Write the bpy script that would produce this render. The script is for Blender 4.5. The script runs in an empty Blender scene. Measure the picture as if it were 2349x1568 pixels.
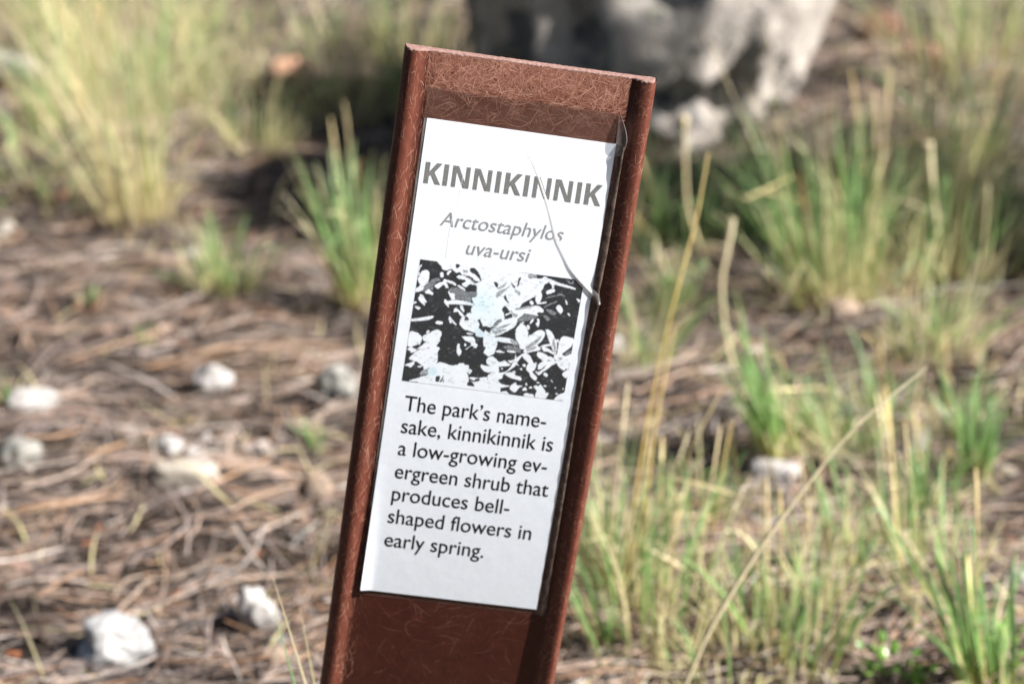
import bpy, bmesh, math, random
import numpy as np
from mathutils import Vector, Matrix, noise as mnoise

rng = np.random.default_rng(7)
random.seed(7)
SC = bpy.context.scene
COL = SC.collection

# ------------------------------------------------------------------ camera
CAM_H, PITCH = 0.64, 21.0
cd = bpy.data.cameras.new('camera')
cam = bpy.data.objects.new('camera', cd)
COL.objects.link(cam)
cam.location = (0, 0, CAM_H)
cam.rotation_euler = (math.radians(90 - PITCH), 0, 0)
cd.lens, cd.sensor_width, cd.sensor_fit = 85, 36, 'HORIZONTAL'
cd.clip_start, cd.clip_end = 0.02, 400
cd.dof.use_dof = True
cd.dof.focus_distance = 0.892
cd.dof.aperture_fstop = 9.5
SC.camera = cam
MCAM = Matrix.Translation((0, 0, CAM_H)) @ Matrix.Rotation(math.radians(90 - PITCH), 4, 'X')

# ------------------------------------------------------------------ light
SUN_AZ, SUN_EL = 105.0, 42.0          # azimuth clockwise from the view direction (+Y)
az, el = math.radians(SUN_AZ), math.radians(SUN_EL)
sdir = Vector((math.sin(az) * math.cos(el), math.cos(az) * math.cos(el), math.sin(el)))
ld = bpy.data.lights.new('sun', 'SUN')
ld.energy, ld.angle, ld.color = 5.0, math.radians(0.5), (1.0, 0.965, 0.915)
sun = bpy.data.objects.new('sun', ld)
COL.objects.link(sun)
sun.rotation_euler = (-sdir).to_track_quat('-Z', 'Y').to_euler()
sun.location = sdir * 20
W = bpy.data.worlds.new('World')
SC.world = W
W.use_nodes = True
wn = W.node_tree.nodes
sky = wn.new('ShaderNodeTexSky')
sky.sky_type = 'NISHITA'
sky.sun_disc = False
sky.sun_elevation, sky.sun_rotation = el, az
W.node_tree.links.new(sky.outputs[0], wn['Background'].inputs[0])
wn['Background'].inputs[1].default_value = 0.05
vs = SC.view_settings
vs.view_transform, vs.look, vs.gamma, vs.use_curve_mapping = 'Standard', 'None', 1.0, False
vs.exposure = 1.72
SC.cycles.use_denoising = True
SC.cycles.max_bounces = 6
SC.cycles.diffuse_bounces = 2
SC.cycles.transparent_max_bounces = 12

# ------------------------------------------------------------------ helpers
def tag(o, label=None, cat=None, group=None, kind=None):
    if label: o['label'] = label
    if cat: o['category'] = cat
    if group: o['group'] = group
    if kind: o['kind'] = kind
    return o

def empty(name, loc):
    o = bpy.data.objects.new(name, None)
    o.empty_display_size = 0.02
    COL.objects.link(o)
    o.location = loc
    return o

def mesh_np(name, V, F, mat, parent=None, smooth=True, attrs=None, mats=None, fmat=None):
    """V (n,3) array, F (m,4) or (m,3) int array -> one linked mesh object"""
    V = np.ascontiguousarray(V, dtype=np.float32)
    F = np.ascontiguousarray(F, dtype=np.int32)
    me = bpy.data.meshes.new(name)
    k = F.shape[1]
    me.vertices.add(len(V)); me.vertices.foreach_set('co', V.ravel())
    me.loops.add(F.size); me.loops.foreach_set('vertex_index', F.ravel())
    me.polygons.add(len(F))
    me.polygons.foreach_set('loop_start', np.arange(0, F.size, k, dtype=np.int32))
    me.polygons.foreach_set('use_smooth', np.full(len(F), smooth, dtype=bool))
    if fmat is not None: me.polygons.foreach_set('material_index', np.asarray(fmat, dtype=np.int32))
    me.update(calc_edges=True)
    me.validate()
    for an, (kind, arr) in (attrs or {}).items():
        a = me.attributes.new(an, kind, 'POINT')
        if kind == 'FLOAT': a.data.foreach_set('value', np.ascontiguousarray(arr, dtype=np.float32).ravel())
        else: a.data.foreach_set('color', np.ascontiguousarray(arr, dtype=np.float32).ravel())
    for m in (mats or [mat]): me.materials.append(m)
    o = bpy.data.objects.new(name, me)
    COL.objects.link(o)
    if parent: o.parent = parent
    return o

def grid_faces(nr, nc):
    i = np.arange(nr - 1)[:, None] * nc + np.arange(nc - 1)[None, :]
    i = i.ravel()
    return np.stack([i, i + 1, i + nc + 1, i + nc], 1)

def strips(P, HW, S, fold=0.3):
    """P (N,K,3) centre lines, HW (N,K) half widths, S (N,K,3) side vectors -> folded ribbons"""
    N, K, _ = P.shape
    T = np.gradient(P, axis=1)
    T /= np.linalg.norm(T, axis=2, keepdims=True) + 1e-9
    S = S - (S * T).sum(2, keepdims=True) * T
    S /= np.linalg.norm(S, axis=2, keepdims=True) + 1e-9
    Nn = np.cross(S, T)
    h = HW[..., None]
    V = np.stack([P - S * h, P + Nn * h * fold, P + S * h], 2)      # N,K,3,3
    base = (np.arange(N) * K * 3)[:, None, None]
    k = (np.arange(K - 1) * 3)[None, :, None]
    c = np.arange(2)[None, None, :]
    a = base + k + c
    F = np.stack([a, a + 1, a + 4, a + 3], 3).reshape(-1, 4)
    return V.reshape(-1, 3), F

def strip_attrs(N, K, r):
    t = np.broadcast_to(np.linspace(0, 1, K)[None, :, None], (N, K, 3)).reshape(-1)
    rr = np.broadcast_to(r[:, None, None], (N, K, 3)).reshape(-1)
    return {'t': ('FLOAT', t), 'r': ('FLOAT', rr)}

def tube(path, rad, nseg=8):
    """closed round tube round a polyline"""
    path = np.asarray(path, float); K = len(path)
    T = np.gradient(path, axis=0); T /= np.linalg.norm(T, axis=1, keepdims=True)
    ref = np.array([0, 0, 1.0]) if abs(T[0, 2]) < 0.9 else np.array([1.0, 0, 0])
    S = np.cross(T, ref); S /= np.linalg.norm(S, axis=1, keepdims=True)
    Bn = np.cross(S, T)
    a = np.linspace(0, 2 * np.pi, nseg, endpoint=False)
    rad = np.broadcast_to(rad, (K,))
    V = path[:, None] + rad[:, None, None] * (np.cos(a)[None, :, None] * S[:, None] + np.sin(a)[None, :, None] * Bn[:, None])
    V = V.reshape(-1, 3)
    F = []
    for i in range(K - 1):
        for j in range(nseg):
            F.append((i * nseg + j, i * nseg + (j + 1) % nseg, (i + 1) * nseg + (j + 1) % nseg, (i + 1) * nseg + j))
    V = np.vstack([V, path[0], path[-1]]); n0 = K * nseg
    for j in range(nseg):
        F.append((j, n0, n0, (j + 1) % nseg)) if False else None
    return V[:n0], np.array(F)

def smooth_path(pts, n):
    """Catmull-Rom through pts, n samples"""
    pts = np.asarray(pts, float)
    p = np.vstack([2 * pts[0] - pts[1], pts, 2 * pts[-1] - pts[-2]])
    u = np.linspace(0, len(pts) - 1 - 1e-6, n)
    i = u.astype(int); f = (u - i)[:, None]
    a, b, c, d = p[i], p[i + 1], p[i + 2], p[i + 3]
    return 0.5 * (2 * b + (c - a) * f + (2 * a - 5 * b + 4 * c - d) * f ** 2 + (3 * b - a - 3 * c + d) * f ** 3)

# ---- material helpers
class NT:
    def __init__(s, name):
        s.m = bpy.data.materials.new(name); s.m.use_nodes = True
        s.nt = s.m.node_tree; s.n = s.nt.nodes
        s.b = s.n['Principled BSDF']; s.out = s.n['Material Output']
    def new(s, t, **kw):
        n = s.n.new(t)
        for k, v in kw.items(): setattr(n, k, v)
        return n
    def link(s, a, b): s.nt.links.new(a, b)
    def attr(s, name):
        return s.new('ShaderNodeAttribute', attribute_name=name)
    def coords(s, scale=(1, 1, 1)):
        tc = s.new('ShaderNodeTexCoord'); mp = s.new('ShaderNodeMapping')
        mp.inputs['Scale'].default_value = scale
        s.link(tc.outputs['Object'], mp.inputs[0]); return mp.outputs[0]
    def noise(s, vec, scale, detail=4, rough=0.6, dist=0.0):
        n = s.new('ShaderNodeTexNoise')
        n.inputs['Scale'].default_value = scale; n.inputs['Detail'].default_value = detail
        n.inputs['Roughness'].default_value = rough; n.inputs['Distortion'].default_value = dist
        s.link(vec, n.inputs['Vector']); return n.outputs[0]
    def ramp(s, fac, stops, interp='LINEAR'):
        r = s.new('ShaderNodeValToRGB'); cr = r.color_ramp; cr.interpolation = interp
        while len(cr.elements) < len(stops): cr.elements.new(0.5)
        for e, (p, c) in zip(cr.elements, stops):
            e.position = p; e.color = (*c, 1) if len(c) == 3 else c
        s.link(fac, r.inputs[0]); return r.outputs[0]
    def mix(s, fac, a, b, mode='MIX'):
        m = s.new('ShaderNodeMix', data_type='RGBA', blend_type=mode)
        for sock, v in ((m.inputs[0], fac), (m.inputs[6], a), (m.inputs[7], b)):
            if hasattr(v, 'links'): s.link(v, sock)
            elif isinstance(v, (int, float)): sock.default_value = v
            else: sock.default_value = (*v, 1)
        return m.outputs[2]
    def bump(s, h, strength, dist):
        b = s.new('ShaderNodeBump')
        b.inputs['Strength'].default_value = strength; b.inputs['Distance'].default_value = dist
        s.link(h, b.inputs['Height']); s.link(b.outputs[0], s.b.inputs['Normal'])
    def base(s, c):
        if hasattr(c, 'links'): s.link(c, s.b.inputs['Base Color'])
        else: s.b.inputs['Base Color'].default_value = (*c, 1)
    def rough(s, v): s.b.inputs['Roughness'].default_value = v
    def spec(s, v): s.b.inputs['Specular IOR Level'].default_value = v

def blade_mat(name, stops_a, stops_b, transl=0.40):
    """plant blade: colour runs along the blade (t), each blade sits between two variants (r)"""
    q = NT(name)
    t, r = q.attr('t').outputs['Fac'], q.attr('r').outputs['Fac']
    c = q.mix(r, q.ramp(t, stops_a), q.ramp(t, stops_b))
    q.base(c); q.rough(0.45); q.spec(0.4)
    tr = q.new('ShaderNodeBsdfTranslucent'); q.link(c, tr.inputs[0])
    mx = q.new('ShaderNodeMixShader'); mx.inputs[0].default_value = transl
    q.link(q.b.outputs[0], mx.inputs[1]); q.link(tr.outputs[0], mx.inputs[2])
    q.link(mx.outputs[0], q.out.inputs[0])
    return q.m

M_GREEN = blade_mat('green_blade',
    [(0, (0.641, 0.522, 0.263)), (.14, (0.519, 0.487, 0.199)), (.3, (0.230, 0.351, 0.101)), (.8, (0.252, 0.392, 0.143)), (1, (0.436, 0.436, 0.186))],
    [(0, (0.569, 0.469, 0.221)), (.12, (0.312, 0.372, 0.113)), (.3, (0.138, 0.256, 0.077)), (.85, (0.192, 0.340, 0.151)), (1, (0.293, 0.372, 0.164))])
M_STRAW = blade_mat('straw_blade',
    [(0, (0.592, 0.469, 0.279)), (.3, (0.636, 0.553, 0.324)), (1, (0.680, 0.605, 0.399))],
    [(0, (0.477, 0.380, 0.214)), (.25, (0.483, 0.450, 0.226)), (.8, (0.541, 0.492, 0.277)), (1, (0.636, 0.538, 0.338))], 0.5)
M_STALK = blade_mat('dry_stalk',
    [(0, (0.641, 0.476, 0.166)), (.5, (0.683, 0.517, 0.187)), (1, (0.705, 0.538, 0.248))],
    [(0, (0.641, 0.559, 0.352)), (.6, (0.705, 0.611, 0.394)), (1, (0.683, 0.600, 0.414))], 0.15)

# ------------------------------------------------------------------ ground height, pixel -> ground
_ph = rng.uniform(0, 6.28, (14, 2)); _an = rng.uniform(0, 6.28, 14)
_fr = np.array([5, 7, 9, 12, 15, 20, 26, 33, 42, 55, 70, 90, 115, 140.0])
def hgt(x, y):
    x = np.asarray(x, float); y = np.asarray(y, float)
    z = np.zeros(np.broadcast(x, y).shape)
    for i in range(14):
        d = x * math.cos(_an[i]) + y * math.sin(_an[i])
        e = -x * math.sin(_an[i]) + y * math.cos(_an[i])
        z = z + (0.030 if i < 5 else 0.10 if i < 9 else 0.14) / _fr[i] * np.sin(_fr[i] * d + _ph[i, 0] + 0.8 * np.sin(_fr[i] * 0.6 * e + _ph[i, 1]))
    far = np.clip((np.hypot(x, y - 2) - 4) / 6, 0, 1)
    return z * (1 - far)

PXW, PXH = 2349.0, 1568.0
def ray(u, v):
    s = 36 / 85 / PXW
    d = MCAM.to_3x3() @ Vector(((u - PXW / 2) * s, (PXH / 2 - v) * s, -1))
    return d
def gnd(u, v, lift=0.0):
    """the point of the ground that the photograph shows at (u, v)"""
    d = ray(u, v); z = 0.0
    for _ in range(6):
        k = (z - CAM_H) / d.z
        x, y = d.x * k, d.y * k
        z = float(hgt(x, y)) + lift
    return Vector((x, y, z))

# ------------------------------------------------------------------ setting: the forest floor
def build_ground():
    def axis(lo, hi, step, far):
        core = np.arange(lo, hi + 1e-6, step)
        g = np.geomspace(step * 2, far, 26)
        return np.concatenate([(lo - g)[::-1], core, hi + g])
    xs, ys = axis(-1.1, 1.1, 0.011, 90), axis(0.3, 4.2, 0.011, 90)
    X, Y = np.meshgrid(xs, ys)
    Z = hgt(X, Y) + rng.normal(0, 0.0011, X.shape) * (np.hypot(X, Y - 2) < 3)
    q = NT('duff_soil')
    v = q.coords()
    big = q.noise(v, 9, 5, .6, .3); mid = q.noise(v, 60, 6, .7); fine = q.noise(v, 330, 5, .75)
    c = q.ramp(mid, [(.25, (0.010, 0.008, 0.006)), (.45, (0.028, 0.021, 0.017)), (.6, (0.050, 0.037, 0.029)), (.78, (0.076, 0.059, 0.049))])
    c2 = q.ramp(fine, [(.3, (0.013, 0.010, 0.009)), (.5, (0.045, 0.034, 0.028)), (.7, (0.101, 0.083, 0.069))])
    c = q.mix(.5, c, c2)
    c = q.mix(q.ramp(big, [(.4, (0, 0, 0)), (.65, (0.147, 0.147, 0.147))]), c, (0.055, 0.032, 0.022))
    q.base(c); q.rough(.9); q.spec(.2)
    q.bump(fine, .9, .004)
    o = mesh_np('ground', np.stack([X, Y, Z], -1).reshape(-1, 3), grid_faces(len(ys), len(xs)), q.m)
    tag(o, kind='structure')
build_ground()

# ------------------------------------------------------------------ litter that nobody could count
def scatter(n, ylo=0.45, yhi=4.4, dens=1.6):
    """points over the ground, denser near the camera"""
    u = rng.uniform(0, 1, n)
    y = ylo * (yhi / ylo) ** (u ** (1 / dens) if dens != 1 else u)
    x = rng.uniform(-1, 1, n) * (0.26 * y + 0.16)
    r2 = np.random.default_rng(n)                     # a quarter of it lies thinner and further out
    out = r2.random(n) < .27
    x = np.where(out, r2.normal(0, 1, n) * (.45 * y + .55), x); y = np.where(out, r2.uniform(.2, 5.2, n), y)
    return x, y

def build_needles():
    N, K = 50000, 7
    x, y = scatter(N, .6, 4.4, 1.0)
    ang = rng.uniform(0, np.pi, N)
    side = rng.random(N) < .66
    ang = np.where(side, rng.normal(0.22, .38, N), ang)
    L = rng.gamma(3.2, .016, N).clip(.010, .15)
    bend = rng.normal(0, 1, N) * .9 * L / .1
    s = np.linspace(-.5, .5, K)
    a = ang[:, None] + bend[:, None] * s[None]
    dx, dy = np.cos(a) * L[:, None] / K, np.sin(a) * L[:, None] / K
    px = x[:, None] + np.cumsum(dx, 1) - dx.sum(1, keepdims=True) / 2
    py = y[:, None] + np.cumsum(dy, 1) - dy.sum(1, keepdims=True) / 2
    tilt = rng.normal(0, .06, N)
    up = np.abs(rng.normal(0, .0035, N)) + .0008
    arch = rng.normal(0, .03, N)
    mid = hgt(px[:, K // 2], py[:, K // 2])
    pz = np.maximum(hgt(px, py), mid[:, None]) * .6 + hgt(px, py) * .4 + up[:, None] + np.abs(s[None] + .5) * (tilt * L)[:, None].clip(0) + (arch * L).clip(0)[:, None] * (1 - 4 * s[None] ** 2)
    P = np.stack([px, py, pz], -1)
    hw = rng.uniform(.0003, .00075, N)[:, None] * np.ones(K)[None]
    hw[:, -1] *= .35
    S = np.zeros_like(P); roll = rng.normal(0, .5, N)
    S[..., 0] = -np.sin(a); S[..., 1] = np.cos(a); S[..., 2] = np.tan(roll.clip(-1, 1))[:, None]
    V, F = strips(P, hw, S, .7)
    patch = sum(np.sin(f * (x * math.cos(g) + y * math.sin(g)) + h) for f, g, h in ((23, .3, 1), (31, 1.4, 2), (47, 2.3, .4), (61, .9, 3), (90, 1.9, 5))) / 5
    r = np.where(rng.random(N) < .75, (.50 + .45 * patch + rng.normal(0, .17, N)), rng.random(N)).clip(0, 1)
    q = NT('dead_needle')
    c = q.ramp(q.attr('r').outputs['Fac'],
        [(0, (0.016, 0.013, 0.012)), (.13, (0.043, 0.034, 0.031)), (.26, (0.138, 0.106, 0.094)), (.40, (0.225, 0.181, 0.163)), (.50, (0.179, 0.110, 0.071)),
         (.60, (0.297, 0.230, 0.189)), (.70, (0.245, 0.134, 0.076)), (.79, (0.326, 0.230, 0.159)), (.90, (0.368, 0.326, 0.306)), (1, (0.449, 0.399, 0.357))])
    q.base(c); q.rough(.5); q.spec(.35)
    o = mesh_np('pine_needle_litter', V, F, q.m, attrs=strip_attrs(N, K, r))
    tag(o, 'layer of dead brown and grey pine needles covering the forest floor', 'pine needles', kind='stuff')

    # chips of bark, cone scales and broken twigs
    N = 22000
    x, y = scatter(N, .6, 4.4, 1.0)
    L = rng.gamma(2.0, .0024, N).clip(.0015, .022); Wd = L * rng.uniform(.3, .85, N); T = L * rng.uniform(.12, .4, N)
    cube = np.array([[i, j, k] for k in (-.5, .5) for j in (-.5, .5) for i in (-.5, .5)])
    B = cube[None] * np.stack([L, Wd, T], 1)[:, None] * rng.uniform(.65, 1.15, (N, 8, 1))
    yaw, tx, ty = rng.uniform(0, 6.28, N), rng.normal(0, .4, N), rng.normal(0, .4, N)
    B[..., 2] += B[..., 0] * np.tan(tx.clip(-1, 1))[:, None] + B[..., 1] * np.tan(ty.clip(-1, 1))[:, None]
    X = B[..., 0] * np.cos(yaw)[:, None] - B[..., 1] * np.sin(yaw)[:, None] + x[:, None]
    Y = B[..., 0] * np.sin(yaw)[:, None] + B[..., 1] * np.cos(yaw)[:, None] + y[:, None]
    Z = B[..., 2] + (hgt(x, y) + T * .3 + rng.uniform(0, .002, N))[:, None]
    f = np.array([[0, 2, 3, 1], [4, 5, 7, 6], [0, 1, 5, 4], [2, 6, 7, 3], [0, 4, 6, 2], [1, 3, 7, 5]])
    F = (np.arange(N) * 8)[:, None, None] + f[None]
    q = NT('bark_chip')
    c = q.ramp(q.attr('r').outputs['Fac'],
        [(0, (0.026, 0.020, 0.017)), (.2, (0.067, 0.050, 0.041)), (.4, (0.133, 0.098, 0.079)), (.55, (0.172, 0.141, 0.124)), (.7, (0.180, 0.111, 0.078)), (.8, (0.218, 0.179, 0.153)), (.9, (0.161, 0.070, 0.044)), (1, (0.290, 0.259, 0.234))])
    q.base(c); q.rough(.8); q.spec(.25)
    o = mesh_np('bark_litter', np.stack([X, Y, Z], -1).reshape(-1, 3), F.reshape(-1, 4), q.m, smooth=False,
                attrs={'r': ('FLOAT', np.repeat(rng.random(N), 8))})
    tag(o, 'crumbs of bark, cone scales and soil lumps scattered over the ground', 'litter', kind='stuff')
build_needles()

# ------------------------------------------------------------------ the marker post
YB = 405.0                                   # post-local millimetres from the post's top down to the soil
BOW = .10
RL = Matrix(((0.9892362420725305, 0.14436146722080545, 0.023904479749079215), (-0.12732588041320142, 0.9297198315325752, -0.34555629791980796), (-0.07210948306028103, 0.3387931546488156, 0.9380935032372214)))
MPOST = MCAM @ Matrix.Translation((.00746, .10086670, -.89599966)) @ RL.to_4x4()

def bowz(y):
    d = np.asarray(y, float) + 120
    dd = np.clip(d, -150, 200)
    return -BOW * (dd ** 2 + 2 * dd * (d - dd)) / 240
def loc(x, y, z):
    """post-local millimetres -> metres below the post's root, with the post's slight bow"""
    x, y, z = np.broadcast_arrays(np.asarray(x, float), np.asarray(y, float), np.asarray(z, float))
    return np.stack([x, y + YB, z + bowz(y)], -1) * .001

post = empty('marker_post', (0, 0, 0))
post.matrix_world = MPOST @ Matrix.Translation((0, -YB * .001, 0))
tag(post, 'leaning brown fibreglass marker post with a white plant label about kinnikinnik stuck on its face', 'marker post')

half = [(-47.6, -6.8), (-47.75, -4.8), (-47.5, -3.2), (-46.9, -1.8), (-46.0, -.8), (-44.9, -.2), (-43.6, 0), (-42.3, -.25), (-41.2, -.95), (-40.2, -1.75), (-39.4, -2.4), (-38.8, -2.65), (-38.2, -2.78)]
mid = [(x, -2.8) for x in np.linspace(-37.2, 37.2, 24)]
front = np.array(half + mid + [(-x + 1.7 * math.exp(-((-x - 43.4) / 2.0) ** 2), z) for x, z in half[::-1]])
back = np.array([(47.0, -7.2), (40, -6.8), (20, -6.4), (0, -6.4), (-20, -6.4), (-40, -6.8), (-47.0, -7.2)])
arc = np.concatenate([[0], np.cumsum(np.linalg.norm(np.diff(front, axis=0), axis=1))])
def on_front(s, y, off):
    x = np.interp(s, arc, front[:, 0]); z = np.interp(s, arc, front[:, 1])
    tx = np.interp(s + .2, arc, front[:, 0]) - np.interp(s - .2, arc, front[:, 0])
    tz = np.interp(s + .2, arc, front[:, 1]) - np.interp(s - .2, arc, front[:, 1])
    n = np.hypot(tx, tz) + 1e-9
    return loc(x - tz / n * off, y, z + tx / n * off)

def build_post():
    q = NT('brown_fibreglass')
    v = q.coords(); vr = q.coords((1, .12, 1))
    n1 = q.noise(v, 260, 6, .75); n2 = q.noise(vr, 900, 5, .7, .4); n3 = q.noise(v, 45, 4, .6, .5)
    c = q.ramp(n1, [(.3, (.034, .0080, .0046)), (.55, (.050, .0120, .0068)), (.75, (.070, .0190, .0115))])
    sep = q.new('ShaderNodeSeparateXYZ'); tc = q.new('ShaderNodeTexCoord'); q.link(tc.outputs['Object'], sep.inputs[0])
    ab = q.new('ShaderNodeMath', operation='ABSOLUTE'); q.link(sep.outputs[0], ab.inputs[0])
    rib = q.new('ShaderNodeMapRange'); rib.inputs[1].default_value = .0385; rib.inputs[2].default_value = .0415
    q.link(ab.outputs[0], rib.inputs[0])
    scuff = q.ramp(n2, [(.50, (0, 0, 0)), (.72, (0.412, 0.412, 0.412))])
    c = q.mix(rib.outputs[0], c, q.ramp(n1, [(.3, (.074, .0195, .0115)), (.6, (.108, .0310, .0190)), (.8, (.148, .0490, .0315))]))
    mul = q.new('ShaderNodeMath', operation='MULTIPLY'); q.link(scuff, mul.inputs[0]); q.link(rib.outputs[0], mul.inputs[1])
    c = q.mix(mul.outputs[0], c, (0.136, 0.063, 0.044))
    c = q.mix(q.ramp(n3, [(.45, (0, 0, 0)), (.75, (.25, .25, .25))]), c, (.085, .031, .020))
    q.base(c); q.rough(.45); q.spec(.3)
    q.bump(n1, .25, .0006)
    k = NT('cut_fibre_edge')
    kv = k.coords(); kn = k.noise(kv, 700, 5, .7)
    k.base(k.ramp(kn, [(.3, (.13, .062, .05)), (.55, (.19, .105, .088)), (.8, (.27, .18, .155))])); k.rough(.7)
    k.bump(kn, .8, .0008)
    prof = np.vstack([front, back]); nc = len(prof)
    # densify across for the ragged sawn top
    ys = np.concatenate([[0], -np.arange(.9, 4, .9), -np.arange(6, 470, 5)])
    V = []
    jag = -np.abs(rng.normal(0, .25, nc)); jag[np.arange(nc) >= len(front)] *= .3
    for i, y in enumerate(ys):
        yy = np.full(nc, y)
        if i == 0: yy = yy + jag
        V.append(loc(prof[:, 0], yy, prof[:, 1]))
    V = np.vstack(V); n = len(ys)
    F = []
    for i in range(n - 1):
        for j in range(nc):
            F.append((i * nc + j, (i + 1) * nc + j, (i + 1) * nc + (j + 1) % nc, i * nc + (j + 1) % nc))
    body = mesh_np('post_body', V, np.array(F), q.m, post)
    # the sawn top: strip of quads between front and back lines, slightly rough
    nx = 160
    xs = np.linspace(-47.3, 47.3, nx)
    zf = np.interp(xs, front[:, 0], front[:, 1]); zf[0], zf[-1] = -4.6, -4.6
    rows = []
    for a in np.linspace(0, 1, 5):
        z = zf * (1 - a) + np.interp(np.abs(xs), [0, 20, 40, 47], [-6.38, -6.38, -6.78, -7.1]) * a + (.12 if a == 0 else 0)
        y = .25 + rng.normal(0, .05, nx) - (np.abs(rng.normal(0, .25, nx)) if a == 0 else 0)
        rows.append(loc(xs, y, z))
    z = zf + .12
    rows.insert(0, loc(xs, -.2 - np.abs(rng.normal(0, .3, nx)), z))
    mesh_np('sawn_top', np.vstack(rows), grid_faces(6, nx), k.m, post)
    # fibres showing through the worn gel coat
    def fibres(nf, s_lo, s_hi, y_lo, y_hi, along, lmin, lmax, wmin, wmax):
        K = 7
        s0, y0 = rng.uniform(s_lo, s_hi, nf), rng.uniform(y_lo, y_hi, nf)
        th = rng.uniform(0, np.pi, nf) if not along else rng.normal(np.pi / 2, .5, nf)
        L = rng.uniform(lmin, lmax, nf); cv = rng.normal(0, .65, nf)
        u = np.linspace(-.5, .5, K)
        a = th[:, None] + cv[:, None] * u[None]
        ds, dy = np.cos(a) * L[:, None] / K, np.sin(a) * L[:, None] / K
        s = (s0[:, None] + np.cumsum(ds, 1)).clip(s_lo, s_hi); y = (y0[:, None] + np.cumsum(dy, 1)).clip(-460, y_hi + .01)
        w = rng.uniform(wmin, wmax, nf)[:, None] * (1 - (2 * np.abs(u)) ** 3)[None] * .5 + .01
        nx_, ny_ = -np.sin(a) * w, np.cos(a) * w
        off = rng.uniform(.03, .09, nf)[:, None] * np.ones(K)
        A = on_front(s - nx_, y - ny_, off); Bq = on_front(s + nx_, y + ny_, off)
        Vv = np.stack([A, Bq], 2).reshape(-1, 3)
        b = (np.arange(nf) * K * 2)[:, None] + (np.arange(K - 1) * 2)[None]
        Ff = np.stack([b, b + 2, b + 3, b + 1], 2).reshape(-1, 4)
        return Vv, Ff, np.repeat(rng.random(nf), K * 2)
    sL = np.interp(-38.2, front[:, 0], arc); sR = np.interp(38.2, front[:, 0], arc); sE = arc[-1]
    sets = [fibres(4200, sL, sR, -15.5, -.4, False, 3, 12, .06, .17),  # extra pale fibres at the top stand in for brighter light there
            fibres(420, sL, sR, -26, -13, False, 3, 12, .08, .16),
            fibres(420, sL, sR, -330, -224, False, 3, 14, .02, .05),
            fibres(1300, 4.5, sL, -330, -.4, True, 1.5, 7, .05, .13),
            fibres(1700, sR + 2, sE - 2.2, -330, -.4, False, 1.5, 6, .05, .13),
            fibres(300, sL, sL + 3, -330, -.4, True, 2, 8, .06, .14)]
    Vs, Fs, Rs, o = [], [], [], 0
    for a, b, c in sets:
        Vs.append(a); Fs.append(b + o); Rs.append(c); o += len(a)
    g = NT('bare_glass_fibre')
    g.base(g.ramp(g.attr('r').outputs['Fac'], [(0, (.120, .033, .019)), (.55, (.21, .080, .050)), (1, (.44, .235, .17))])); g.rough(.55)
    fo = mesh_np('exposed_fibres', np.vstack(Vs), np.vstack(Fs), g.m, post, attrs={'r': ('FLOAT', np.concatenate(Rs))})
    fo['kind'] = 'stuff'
build_post()

# ---- the printed label
def zlab(x, y):
    x, y = np.asarray(x, float), np.asarray(y, float)
    lift = 1.3 * np.exp(-((x + 37) / 2.4) ** 2) * np.clip((-y - 150) / 70, 0, 1) ** 2
    return -2.32 + lift

def paper(name, tint=None, rough=.36):
    q = NT(name)
    n = q.noise(q.coords(), 500, 4, .6)
    c = q.ramp(n, [(.3, (.645, .690, .750)), (.7, (.685, .725, .775))])
    if tint: c = q.mix(1.0, c, q.attr(tint).outputs['Color'], 'MULTIPLY')
    q.base(c); q.rough(rough); q.spec(.3)
    q.b.inputs['Coat Weight'].default_value = .12; q.b.inputs['Coat Roughness'].default_value = .2
    q.bump(q.noise(q.coords(), 160, 3, .5), .12, .0006)
    return q.m

def build_label():
    nr, nc = 110, 40
    u, v = np.meshgrid(np.linspace(0, 1, nc), np.linspace(0, 1, nr))
    TL, TR, BL, BR = np.array([-35.9, -25.3]), np.array([36.1, -25.6]), np.array([-36.6, -223.1]), np.array([35.1, -222.7])
    xy = (TL * (1 - u[..., None]) + TR * u[..., None]) * (1 - v[..., None]) + (BL * (1 - u[..., None]) + BR * u[..., None]) * v[..., None]
    x, y = xy[..., 0], xy[..., 1]
    top = loc(x, y, zlab(x, y)).reshape(-1, 3); bot = loc(x, y, zlab(x, y) - .25).reshape(-1, 3)
    F = grid_faces(nr, nc)
    edge = np.concatenate([np.arange(nc), np.arange(1, nr) * nc + nc - 1, (nr - 1) * nc + np.arange(nc - 2, -1, -1), np.arange(nr - 2, 0, -1) * nc])
    e2 = np.roll(edge, -1); n = nr * nc; m = len(edge); i0 = 2 * n + np.arange(m); i1 = np.roll(i0, -1)
    Fs = np.stack([i0, i0 + m, i1 + m, i1], 1)
    lab = mesh_np('plant_label', np.vstack([top, bot, top[edge], bot[edge]]), np.vstack([F[:, ::-1], F + n, Fs]), paper('label_paper'), post)
    return lab
label = build_label()

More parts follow.
